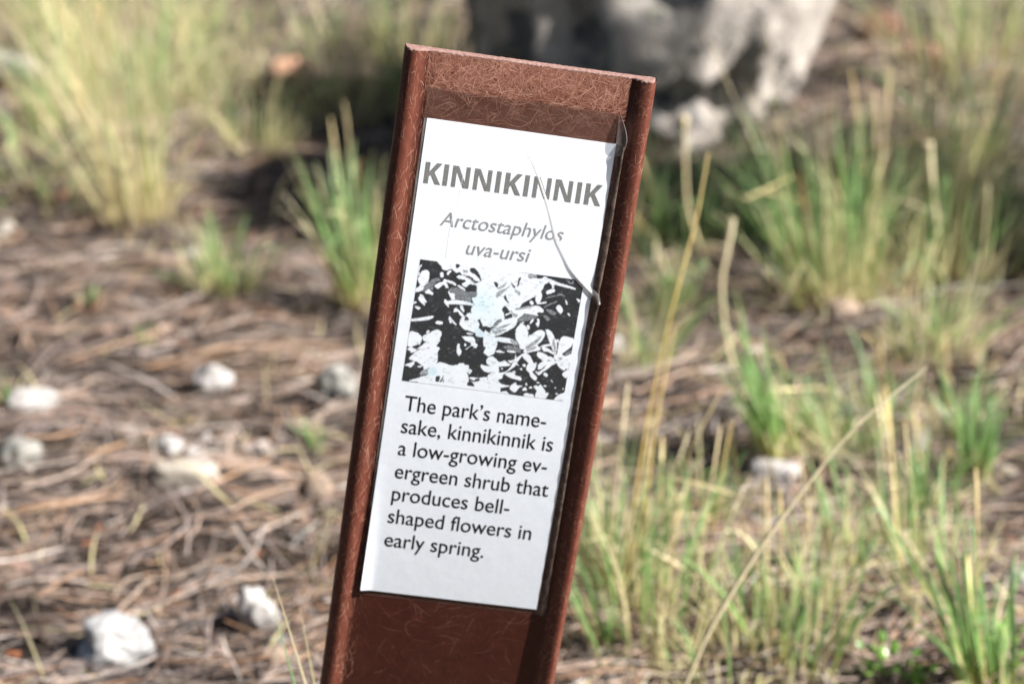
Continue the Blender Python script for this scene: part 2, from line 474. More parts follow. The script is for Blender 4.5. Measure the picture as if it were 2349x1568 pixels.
def lettering(name, lines, ink, bold=0.0, shear=0.0, twice=0.0):
    """lines: (text, x0, baseline y, x1, x-scale reference height)"""
    Vs, Fs, o = [], [], 0
    for txt, x0, y0, x1, size in lines:
        c = bpy.data.curves.new('lettering_curve', 'FONT')
        c.body = txt; c.size = 1.0; c.shear = shear; c.offset = bold; c.resolution_u = 6
        ob = bpy.data.objects.new('lettering_curve', c); COL.objects.link(ob)
        bpy.context.view_layer.update()
        me = bpy.data.meshes.new_from_object(ob.evaluated_get(bpy.context.evaluated_depsgraph_get()))
        bm = bmesh.new(); bm.from_mesh(me); bmesh.ops.triangulate(bm, faces=bm.faces[:])
        V = np.array([w.co[:] for w in bm.verts]); F = np.array([[w.index for w in f.verts] for f in bm.faces])
        bm.free(); bpy.data.objects.remove(ob); bpy.data.curves.remove(c); bpy.data.meshes.remove(me)
        lo, hi = V[:, 0].min(), V[:, 0].max()
        X = x0 + (V[:, 0] - lo) / (hi - lo) * (x1 - x0); Y = y0 + V[:, 1] * size
        Vs.append(loc(X - twice / 2, Y, zlab(X, Y) + .055)); Fs.append(F + o); o += len(V)
        if twice:                                      # a second pass a hair to the right makes the strokes heavier
            Vs.append(loc(X + twice / 2, Y + twice * .15, zlab(X, Y) + .060)); Fs.append(F + o); o += len(V)
    return mesh_np(name, np.vstack(Vs), np.vstack(Fs), ink, label, smooth=False)

def ink(name, c, grain=0.0):
    q = NT(name)
    if grain:
        n = q.noise(q.coords(), 2600, 2, .5)
        q.base(q.ramp(n, [(.35, tuple(k * (1 - grain) for k in c)), (.65, tuple(k * (1 + grain) for k in c))]))
    else: q.base(c)
    q.rough(.36); q.spec(.3); q.b.inputs['Coat Weight'].default_value = .12; q.b.inputs['Coat Roughness'].default_value = .28
    return q.m
def heading():
    h = 8.25
    def I(x): return [(x, 0), (x, h), (x + 1.8, h), (x + 1.8, 0)]
    def N(x, w=6.7): return [(x + a, b * h) for a, b in ((0, 0), (0, 1), (2.15, 1), (w - 1.6, .27), (w - 1.6, 1), (w, 1), (w, 0), (w - 2.1, 0), (1.6, .74), (1.6, 0))]
    def K(x): return [(x + a, b * h) for a, b in ((0, 0), (0, 1), (1.8, 1), (1.8, .57), (2.1, .62), (4.25, 1), (6.35, 1), (3.75, .55), (6.5, 0), (4.35, 0), (2.45, .42), (1.8, .32), (1.8, 0))]
    V, F, o = [], [], 0
    for p in (K(0), I(7.2), N(10.5), N(18.8), I(27.2), K(30.65), I(38.05), N(41.5), N(49.75), I(58.1), K(61.4)):
        bm = bmesh.new(); bm.faces.new([bm.verts.new((a - 34.1, b - 50.1, 0)) for a, b in p]); bmesh.ops.triangulate(bm, faces=bm.faces[:])
        bm.verts.index_update()
        V += [v.co[:2] for v in bm.verts]; F += [[v.index + o for v in f.verts] for f in bm.faces]; o += len(bm.verts); bm.free()
    V, F = np.array(V), np.array(F)
    a, b, c = V[F[:, 0]], V[F[:, 1]], V[F[:, 2]]
    fl = ((b - a)[:, 0] * (c - a)[:, 1] - (b - a)[:, 1] * (c - a)[:, 0]) < 0
    F[fl] = F[fl][:, ::-1]
    mesh_np('heading', loc(V[:, 0], V[:, 1], zlab(V[:, 0], V[:, 1]) + .055), F, ink('faded_ink', (.155, .155, .15), .3), label, smooth=False)
heading()
lettering('species_name', [('Arctostaphylos', -25.7, -65.6, 21.6, 8.0), ('uva-ursi', -14.3, -75.5, 10.3, 8.0)], ink('pale_ink', (.235, .235, .24), .2), shear=.2, twice=.08)
lettering('body_text', [("The park\u2019s name-", -29.4, -142.1, 26.4, 9.3), ('sake, kinnikinnik is', -29.4, -151.7, 30.6, 9.3), ('a low-growing ev-', -29.4, -161.3, 29.7, 9.3),
    ('ergreen shrub that', -29.4, -171.4, 31.8, 9.3), ('produces bell-', -29.3, -181.3, 17.6, 9.3), ('shaped flowers in', -29.6, -191.4, 27.9, 9.3), ('early spring.', -29.7, -202.0, 10.3, 9.3)], ink('black_ink', (.012, .013, .016)), twice=.07)

# ---- the photograph printed on the label: shapes (white, dark, grey g) traced per quarter
TO = {1: (0, 0), 2: (941, 131), 3: (-26, 706), 4: (889, 758)}
SHAPES = [
 # tile 1 (upper left)
 ('w',1,[(780,100),(780,160),(850,230),(890,310),(930,330),(1000,330),(1060,300),(1120,340),(1180,385),(1240,370),(1300,430),(1330,470),(1400,440),(1500,480),(1600,560),(2000,560),(2400,560),(2400,0),(780,0)]),
 ('d',1,[(1460,300),(1530,285),(1600,330),(1660,420),(1690,500),(1690,560),(1640,500),(1560,420),(1470,370)]),
 ('g',1,[(1320,335),(1410,335),(1415,380),(1325,385)]),
 ('g',1,[(1310,420),(1400,450),(1540,560),(1545,590),(1440,520),(1330,450)]),
 ('g',1,[(1870,300),(1980,310),(1960,400),(1850,610),(1790,610),(1830,460)]),
 ('w',1,[(1905,300),(1915,300),(1840,610),(1830,610)]),
 ('d',1,[(1160,210),(1240,210),(1240,270),(1180,290)]),
 ('w',1,[(430,100),(400,180),(410,240),(440,210),(470,215),(430,270),(405,340),(410,420),(330,430),(350,90)]),
 ('w',1,[(410,420),(470,340),(560,325),(610,360),(615,440),(590,560),(540,620),(500,660),(490,720),(450,750),(320,775),(330,700),(400,660),(420,620),(390,560),(375,500)]),
 ('w',1,[(840,390),(880,365),(910,400),(910,460),(870,480),(840,450)]),
 ('w',1,[(980,380),(1040,330),(1080,350),(1030,400),(1000,440)]),
 ('g',1,[(510,660),(600,560),(720,495),(820,490),(850,530),(760,580),(690,660),(680,740),(600,720),(540,760),(480,770)]),
 ('w',1,[(720,650),(800,590),(900,560),(920,510),(1000,530),(1100,560),(1170,610),(1160,645),(1070,610),(960,570),(1000,640),(1010,690),(960,690),(920,620),(860,660),(800,710),(760,690)]),
 ('w',1,[(1180,470),(1220,435),(1300,440),(1380,480),(1470,530),(1560,600),(1640,590),(1620,660),(1540,630),(1450,620),(1380,680),(1300,640),(1290,610),(1370,560),(1350,530),(1240,510)]),
 ('w',1,[(1200,650),(1240,640),(1340,700),(1360,750),(1290,720)]),
 ('w',1,[(1620,600),(1700,560),(1940,540),(1960,620),(2000,720),(2040,800),(1990,850),(2000,920),(1900,900),(1840,960),(1830,1040),(1730,970),(1660,1000),(1600,1060),(1540,1020),(1500,900),(1590,880),(1600,760)]),
 ('g',1,[(1010,740),(1080,690),(1180,680),(1300,720),(1400,770),(1600,780),(1590,880),(1490,880),(1480,990),(1400,970),(1260,920),(1140,930),(1130,800),(1080,800)]),
 ('w',1,[(1010,760),(1060,800),(1130,800),(1140,850),(1140,930),(1070,930),(1060,890),(1020,830)]),
 ('w',1,[(530,770),(600,715),(650,750),(695,800),(680,835),(600,810),(540,800)]),
 ('w',1,[(385,890),(430,815),(480,840),(520,910),(555,980),(525,1000),(510,1050),(440,990),(390,930)]),
 ('w',1,[(280,960),(350,980),(300,1020),(260,1020)]),
 ('w',1,[(315,1070),(350,1060),(430,1100),(390,1135),(340,1110)]),
 ('w',1,[(920,950),(950,920),(985,960),(1100,940),(1250,945),(1450,990),(1540,1030),(1560,1090),(1460,1050),(1200,1030),(1020,1030),(1020,1090),(960,1040),(930,1000)]),
 ('w',1,[(1560,1050),(1660,1000),(1740,1040),(1780,1130),(1860,1180),(1900,1100),(2000,900),(2300,1000),(2300,1400),(2000,1340),(1900,1460),(1800,1480),(1700,1480),(1660,1330),(1640,1310),(1500,1220),(1480,1150),(1500,1090)]),
 ('w',1,[(230,1330),(330,1315),(430,1300),(560,1280),(690,1265),(680,1310),(580,1350),(460,1365),(220,1375)]),
 ('w',1,[(735,1395),(790,1370),(885,1390),(885,1440),(780,1440)]),
 ('w',1,[(1015,1310),(1040,1275),(1080,1330),(1140,1400),(1180,1460),(1110,1430),(1080,1390),(1050,1425),(1020,1380)]),
 ('w',1,[(1130,1130),(1170,1105),(1250,1170),(1330,1260),(1300,1290),(1240,1240),(1200,1180),(1120,1195)]),
 ('w',1,[(1250,1050),(1300,1060),(1340,1160),(1320,1200),(1270,1130)]),
 ('w',1,[(1245,1370),(1290,1300),(1380,1260),(1400,1220),(1480,1210),(1560,1250),(1660,1310),(1680,1400),(1640,1480),(1640,1560),(1560,1620),(1400,1560),(1300,1520),(1255,1440)]),
 ('d',1,[(1350,1290),(1385,1275),(1440,1350),(1350,1365)]),
 ('d',1,[(1620,1360),(1670,1340),(1700,1420),(1760,1560),(1690,1520),(1650,1430)]),
 ('c',1,[(1620,1060),(1690,980),(1740,1000),(1650,1080)]),
 # tile 2 (upper right)
 ('w',2,[(100,30),(330,80),(600,120),(800,150),(960,170),(960,240),(1060,250),(1140,210),(1190,250),(1200,330),(1130,380),(1110,430),(1060,520),(1080,600),(1050,700),(1010,760),(950,720),(940,640),(955,600),(870,650),(660,760),(620,840),(500,880),(620,940),(700,900),(760,920),(700,970),(560,1080),(460,1040),(430,900),(290,790),(230,880),(50,900),(-100,800),(-100,400),(0,0)]),
 ('g',2,[(110,580),(180,500),(300,450),(410,400),(300,510),(190,600),(130,640)]),
 ('g',2,[(140,440),(250,380),(330,330),(310,400),(200,460)]),
 ('d',2,[(70,320),(130,320),(165,370),(150,430),(110,410)]),
 ('d',2,[(430,300),(470,370),(520,410),(510,440),(460,410)]),
 ('d',2,[(590,240),(640,230),(600,340),(610,360),(555,420),(575,330)]),
 ('g',2,[(800,160),(960,175),(950,235),(800,250)]),
 ('d',2,[(280,625),(315,580),(345,660),(390,755),(330,710)]),
 ('g',2,[(500,490),(580,490),(630,540),(600,600),(540,540)]),
 ('d',2,[(230,900),(290,810),(360,850),(400,910),(430,950),(460,1040),(300,1080),(290,1000)]),
 ('w',2,[(310,985),(410,940),(425,960),(330,1005)]),
 ('g',2,[(420,870),(480,950),(580,990),(540,1050),(460,1000)]),
 ('w',2,[(500,900),(640,860),(720,820),(850,810),(980,805),(1070,850),(1115,900),(1090,945),(1000,940),(980,980),(1010,1020),(900,990),(760,970),(620,940)]),
 ('g',2,[(540,850),(620,840),(760,810),(880,810),(800,850),(660,880),(560,890)]),
 ('w',2,[(820,720),(860,700),(905,740),(890,785),(845,780)]),
 ('w',2,[(970,740),(1030,745),(1160,725),(1165,755),(1040,770),(980,775)]),
 ('w',2,[(1165,520),(1240,475),(1320,460),(1350,510),(1280,550),(1190,570)]),
 ('w',2,[(1180,240),(1290,280),(1430,340),(1600,390),(1770,450),(1760,480),(1560,430),(1340,380),(1330,440),(1290,450),(1280,380),(1200,310)]),
 ('g',2,[(1580,270),(1640,350),(1720,370),(1740,320),(1720,300),(1690,340),(1640,300)]),
 ('g',2,[(1140,660),(1240,610),(1380,590),(1420,570),(1500,570),(1560,630),(1470,600),(1300,630)]),
 ('g',2,[(1120,830),(1220,770),(1380,715),(1390,735),(1260,790),(1140,840)]),
 ('g',2,[(1160,870),(1260,890),(1340,930),(1380,960),(1340,1000),(1270,990),(1200,930)]),
 ('w',2,[(1375,860),(1400,800),(1460,800),(1510,870),(1510,930),(1480,970),(1440,950)]),
 ('g',2,[(1110,1010),(1180,1010),(1250,1080),(1180,1120)]),
 ('w',2,[(1800,665),(1860,680),(1880,710),(1850,750),(1820,700)]),
 ('w',2,[(1560,680),(1600,720),(1615,790),(1590,780)]),
 ('w',2,[(1610,960),(1650,970),(1670,1030),(1640,1010)]),
 ('w',2,[(820,1160),(860,1100),(910,1080),(900,1120),(840,1180)]),
 ('w',2,[(765,1220),(800,1195),(830,1250),(800,1300),(770,1270)]),
 ('w',2,[(980,1070),(1025,1090),(1025,1190),(995,1250),(960,1210),(950,1170),(985,1140)]),
 ('g',2,[(590,1080),(700,990),(850,980),(990,1030),(860,1090),(700,1130),(590,1130)]),
 ('w',2,[(600,1175),(700,1140),(710,1160),(620,1185)]),
 # centre flower
 ('w',2,[(-200,760),(0,700),(230,880),(290,1000),(290,1090),(240,1100),(200,1070),(100,1140),(40,1230),(-60,1230),(-150,1100),(-180,900)]),
 ('w',2,[(20,1300),(140,1190),(260,1110),(440,1050),(540,1060),(570,1110),(530,1210),(440,1280),(200,1400),(90,1420),(0,1360)]),
 ('g',2,[(40,1230),(100,1140),(200,1065),(240,1100),(160,1190),(100,1270),(20,1330),(0,1290)]),
 ('g',2,[(120,1270),(260,1210),(430,1170),(330,1240),(160,1290)]),
 ('g',2,[(40,1320),(200,1290),(330,1290),(260,1340),(100,1400)]),
 # tile 3 (lower left)
 ('w',3,[(250,180),(400,200),(470,250),(510,305),(490,380),(450,470),(440,440),(330,480),(280,500),(200,455)]),
 ('w',3,[(520,290),(570,245),(660,210),(740,165),(830,140),(890,165),(920,210),(910,260),(880,320),(880,370),(810,480),(850,500),(875,545),(840,580),(830,620),(740,560),(600,540),(440,545),(400,540),(500,470),(590,390),(540,370)]),
 ('w',3,[(590,200),(630,155),(670,165),(640,210)]),
 ('w',3,[(190,550),(270,500),(330,530),(400,560),(340,610),(270,620),(260,580)]),
 ('w',3,[(225,745),(320,650),(440,560),(640,540),(760,560),(830,640),(830,750),(810,850),(780,910),(560,930),(470,860),(410,820),(320,790)]),
 ('g',3,[(590,525),(640,510),(655,535)]),
 ('w',3,[(130,880),(240,840),(340,800),(330,870),(270,930),(200,900)]),
 ('w',3,[(410,910),(490,890),(480,930),(430,930)]),
 ('w',3,[(530,930),(640,900),(810,850),(870,820),(1000,850),(1100,890),(1170,890),(1260,870),(1290,845),(1390,850),(1390,880),(1480,890),(1480,950),(1550,1000),(1500,1075),(1450,1040),(1475,1150),(1475,1230),(1400,1390),(1030,1340),(760,1290),(500,1250),(230,1220),(330,1180),(450,1150),(480,1190),(460,1130),(600,1110),(560,1080),(450,1080),(500,1010),(540,970)]),
 ('g',3,[(440,1080),(520,1010),(600,960),(680,930),(640,1040),(600,1110)]),
 ('c',3,[(640,960),(760,930),(820,1020),(760,1100),(640,1080)]),
 ('d',3,[(790,1130),(860,1110),(880,1130),(860,1210),(800,1300),(750,1295),(780,1220)]),
 ('d',3,[(940,1110),(955,1110),(940,1170),(870,1290),(840,1290),(900,1190)]),
 ('d',3,[(950,1180),(960,1200),(945,1265),(930,1260)]),
 ('d',3,[(980,1310),(1040,1335),(980,1325)]),
 ('w',3,[(1480,1150),(1580,1140),(1680,1170),(1610,1180),(1610,1220),(1560,1200),(1500,1170)]),
 ('w',3,[(1700,1160),(1800,1140),(1870,1150),(1870,1190),(2100,1200),(2100,1500),(1400,1400),(1400,1380),(1590,1340),(1570,1260),(1500,1225),(1600,1240),(1720,1210)]),
 ('d',3,[(1450,1260),(1520,1240),(1575,1270),(1575,1330),(1500,1350),(1450,1330)]),
 ('w',3,[(1340,290),(1450,280),(1560,290),(1610,340),(1620,420),(1665,450),(1640,520),(1600,520),(1540,480),(1430,555),(1425,545),(1530,460),(1510,410),(1420,370)]),
 ('w',3,[(1430,205),(1500,210),(1580,230),(1520,250),(1460,235)]),
 ('c',3,[(1610,150),(1700,120),(1820,230),(1815,300),(1700,295),(1640,270)]),
 ('w',3,[(1300,0),(1680,0),(1680,90),(1600,140),(1420,150),(1340,90)]),
 ('w',3,[(1820,160),(1880,190),(2000,260),(2060,320),(2080,450),(2040,560),(2010,640),(1900,700),(1830,660),(1790,610),(1840,520),(1790,470),(1790,340)]),
 ('w',3,[(1250,440),(1290,440),(1295,520),(1330,590),(1310,660),(1270,690),(1240,640),(1230,560)]),
 ('w',3,[(1380,455),(1405,430),(1435,455),(1410,490)]),
 ('w',3,[(1740,870),(1800,890),(1940,910),(1950,700),(2100,900),(2100,1060),(1950,1040),(1870,1040),(1790,1000),(1750,930)]),
 # tile 4 (lower right)
 ('w',4,[(20,690),(60,620),(150,600),(220,650),(300,720),(400,685),(460,730),(530,770),(480,800),(200,830),(220,930),(400,930),(500,860),(560,760),(640,650),(770,550),(850,530),(940,590),(1010,740),(1080,730),(1040,880),(990,930),(1080,1040),(1060,1110),(1010,1090),(950,1030),(920,950),(860,880),(870,790),(900,740),(800,640),(770,590),(700,680),(670,740),(710,800),(640,780),(620,810),(520,880),(420,950),(360,1010),(350,1060),(240,1100),(150,1100),(50,1080),(50,1000),(120,940),(0,920),(-100,800),(100,800),(40,760)]),
 ('w',4,[(630,110),(660,0),(760,-80),(850,-20),(895,100),(880,260),(830,440),(760,450),(720,420),(700,340),(640,240)]),
 ('w',4,[(900,170),(960,150),(1060,75),(1160,50),(1245,95),(1240,180),(1180,280),(1090,370),(1150,420),(1140,470),(1000,500),(840,530),(800,480),(850,420),(870,300)]),
 ('g',4,[(860,400),(940,340),(1000,290),(1150,190),(1190,150),(1150,240),(1060,340),(960,410),(870,470)]),
 ('g',4,[(880,470),(980,420),(1060,390),(1060,430),(960,480),(860,500)]),
 ('w',4,[(230,200),(340,200),(480,220),(580,250),(640,280),(690,340),(640,370),(560,330),(400,310),(240,270)]),
 ('g',4,[(510,260),(590,255),(680,320),(690,380),(580,360),(550,310)]),
 ('g',4,[(390,390),(480,360),(600,380),(720,440),(740,510),(640,520),(560,490),(420,440)]),
 ('w',4,[(450,475),(560,480),(620,500),(630,525),(500,515)]),
 ('w',4,[(200,490),(300,470),(390,510),(390,525),(260,515)]),
 ('w',4,[(470,690),(560,680),(620,640),(630,560),(645,570),(640,640),(580,720),(540,740)]),
 ('w',4,[(1260,55),(1320,45),(1390,100),(1450,210),(1490,260),(1530,240),(1540,310),(1500,310),(1500,420),(1480,540),(1440,520),(1360,350),(1300,180)]),
 ('g',4,[(1410,250),(1440,240),(1470,360),(1480,470),(1460,530),(1430,440),(1405,320)]),
 ('w',4,[(1560,260),(1620,190),(1700,190),(1860,240),(1840,330),(1790,410),(1650,520),(1610,560),(1690,600),(1800,550),(1780,730),(1720,750),(1740,790),(1700,850),(1660,900),(1600,870),(1520,790),(1470,680),(1430,600),(1500,560),(1520,440)]),
 ('g',4,[(1530,640),(1590,620),(1620,660),(1570,680)]),
 ('g',4,[(1690,520),(1800,470),(1800,550),(1680,590)]),
 ('w',4,[(1190,400),(1240,405),(1340,450),(1460,540),(1480,580),(1400,550),(1300,500),(1240,500),(1190,450)]),
 ('w',4,[(1150,390),(1260,350),(1350,350),(1380,385),(1300,390),(1220,410)]),
 ('w',4,[(1080,590),(1105,510),(1200,530),(1320,600),(1310,680),(1240,720),(1160,660)]),
 ('w',4,[(1310,640),(1350,600),(1440,650),(1440,700),(1340,680)]),
 ('w',4,[(1110,790),(1180,720),(1260,700),(1480,700),(1500,740),(1400,790),(1300,870),(1200,930),(1130,1000),(1060,940),(1060,900),(1120,930),(1220,860),(1290,760),(1200,850),(1110,880)]),
 ('w',4,[(1215,960),(1260,945),(1310,980),(1290,1035),(1240,1010)]),
 ('w',4,[(725,855),(760,845),(775,880),(745,890)]),
 ('w',4,[(335,850),(360,845),(370,870),(345,880)]),
 ('w',4,[(220,910),(270,880),(290,900),(240,920)]),
 ('w',4,[(570,910),(620,910),(635,940),(580,940)]),
 ('w',4,[(780,770),(830,760),(850,820),(790,810)]),
 ('w',4,[(410,970),(520,930),(600,950),(640,1000),(730,1030),(760,1080),(730,1110),(620,1080),(520,1050)]),
 ('w',4,[(1610,970),(1680,910),(1740,880),(1760,960),(1700,1060),(1650,1040)]),
 ('w',4,[(1070,1140),(1140,1150),(1130,1170),(1075,1160)]),
 ('w',4,[(1220,1210),(1280,1220),(1275,1245),(1225,1235)]),
 ('w',4,[(1450,1260),(1470,1250),(1485,1270),(1465,1285)]),
 ('w',4,[(1625,1275),(1645,1275),(1645,1310),(1625,1300)]),
 ('w',4,[(1365,1095),(1380,1095),(1420,1140),(1405,1145)]),
 ('w',4,[(-20,1110),(100,1100),(260,1150),(400,1200),(550,1230),(400,1250),(250,1280),(150,1310),(140,1340),(240,1330),(330,1350),(430,1330),(480,1380),(500,1410),(-20,1360)]),
 ('w',4,[(520,1240),(560,1190),(640,1150),(660,1210),(780,1220),(700,1270),(650,1340),(610,1360),(520,1300)]),
 ('w',4,[(850,1160),(870,1160),(885,1210),(845,1210)]),
 ('w',4,[(780,1290),(830,1250),(870,1280),(860,1320),(790,1320)]),
 ('w',4,[(910,1260),(970,1235),(985,1280),(940,1275)]),
 ('w',4,[(1010,1240),(1060,1210),(1120,1230),(1155,1190),(1210,1260),(1260,1340),(1260,1370),(1320,1370),(1310,1440),(1240,1500),(1050,1480),(1060,1380),(1080,1320)]),
 ('w',4,[(810,1400),(860,1370),(920,1390),(1010,1410),(1010,1470),(820,1440)]),
 ('w',4,[(1480,1380),(1530,1390),(1520,1410),(1480,1395)]),
 ('w',4,[(1430,1560),(1460,1490),(1530,1420),(1640,1375),(1700,1360),(1700,1560)]),
 ('w',4,[(1730,740),(1760,745),(1745,870),(1690,850),(1735,800)]),
]
def build_print():
    nx, ny = 460, 362
    TLp, TRp, BRp, BLp = (np.array(a, float) for a in ((215, 52), (1920, 281), (1706, 1531), (14, 1311)))
    P, Q = np.meshgrid(np.linspace(0, 1, nx), np.linspace(0, 1, ny))
    e, f = P[..., None], Q[..., None]
    Z = (TLp * (1 - e) + TRp * e) * (1 - f) + (BLp * (1 - e) + BRp * e) * f
    wob = np.stack([np.sin(Z[..., 1] * .21 + 3 * np.sin(Z[..., 0] * .13)), np.sin(Z[..., 0] * .23 + 3 * np.sin(Z[..., 1] * .11))], -1)
    Z = Z + wob * 2.2
    zx, zy = Z[..., 0].ravel(), Z[..., 1].ravel()
    blot = np.zeros(nx * ny)
    for k in range(48):
        d = np.hypot(zx - rng.uniform(50, 1900), zy - rng.uniform(60, 1500)); blot += np.exp(-(d / rng.uniform(20, 70)) ** 2) * rng.uniform(-.5, .5)
    val = np.full(nx * ny, .045) + .025 * blot.clip(-1, 1.5); cy = np.zeros(nx * ny)
    for kind, tile, pts in SHAPES:
        ox, oy = TO[tile]
        p = np.array(pts, float) / 2 + (ox, oy)
        m = len(p)
        q = []
        for i in range(m):                              # closed Catmull-Rom
            a, b, c, d = p[i - 1], p[i], p[(i + 1) % m], p[(i + 2) % m]
            for t in (0, .25, .5, .75):
                q.append(.5 * (2 * b + (c - a) * t * .8 + (2 * a - 5 * b + 4 * c - d) * t * t * .8 + (3 * b - a - 3 * c + d) * t ** 3 * .8 + (1 - .8) * 2 * (c - b) * t))
        q = np.array(q)
        lo, hi = q.min(0), q.max(0)
        idx = np.nonzero((zx > lo[0]) & (zx < hi[0]) & (zy > lo[1]) & (zy < hi[1]))[0]
        if not len(idx): continue
        X, Y = zx[idx][:, None], zy[idx][:, None]
        x1, y1 = q[:, 0][None], q[:, 1][None]; x2, y2 = np.roll(q[:, 0], -1)[None], np.roll(q[:, 1], -1)[None]
        cr = ((y1 > Y) != (y2 > Y)) & (X < (x2 - x1) * (Y - y1) / (y2 - y1 + 1e-12) + x1)
        ins = idx[(cr.sum(1) % 2) == 1]
        if kind == 'w': val[ins] = 1.0
        elif kind == 'd': val[ins] = .05
        elif kind == 'g': val[ins] = np.where(rng.random(len(ins)) < .62, .13, .62) * np.where(val[ins] > .5, 1.35, .8)
        else: val[ins] = .92; cy[ins] = .55
    # halftone greys inside the pale leaves and soft lights inside the darks
    leafy_ = sum(np.sin(f * (zx * math.cos(g) + zy * math.sin(g)) / 100 + h + 1.5 * np.sin(zy / 61 + g * 3)) for f, g, h in ((3.1, .5, 1), (4.7, 1.6, 2), (7.3, 2.4, 4), (11., .9, 0), (16., 1.9, 3))) / 5
    pr = np.clip((leafy_ - .28) * 1.8, 0, .40)
    dots = (val > .85) & (rng.random(len(val)) < pr)
    val[dots] *= .55
    lite = (val < .2) & (rng.random(len(val)) < np.clip((-leafy_ - .34) * 1.2, 0, .2))
    val[lite] = .22
    val[(Q.ravel() > .975) & (P.ravel() > .10) & (P.ravel() < .56)] = 1.0
    v2 = val.reshape(ny, nx)
    for _ in range(2):
        pad = np.pad(v2, 1, mode='edge')
        v2 = .5 * v2 + .125 * (pad[:-2, 1:-1] + pad[2:, 1:-1] + pad[1:-1, :-2] + pad[1:-1, 2:])
    val = v2.ravel()
    cyb = cy + .8 * np.exp(-(((zx - 830) / 120) ** 2 + ((zy - 500) / 110) ** 2)) + .6 * np.exp(-(((zx - 330) / 90) ** 2 + ((zy - 1220) / 60) ** 2)) + .35 * np.exp(-(((zx - 930) / 200) ** 2 + ((zy - 700) / 400) ** 2))
    cyb = cyb.clip(0, 1)
    val = (val + rng.normal(0, .018, len(val)) * (val < .8)).clip(.02, 1)
    colr = np.stack([val * (1 - .16 * cyb), val * (1 - .02 * cyb), val, np.ones_like(val)], -1)
    xs = -31.2 + P * 63.4 - Q * .6; ys = -79.9 - Q * 49.9
    mesh_np('printed_photo', loc(xs, ys, zlab(xs, ys) + .05).reshape(-1, 3), grid_faces(ny, nx)[:, ::-1], paper('photo_print', 'tone'), label,
            attrs={'tone': ('FLOAT_COLOR', colr.reshape(-1, 4))})
build_print()

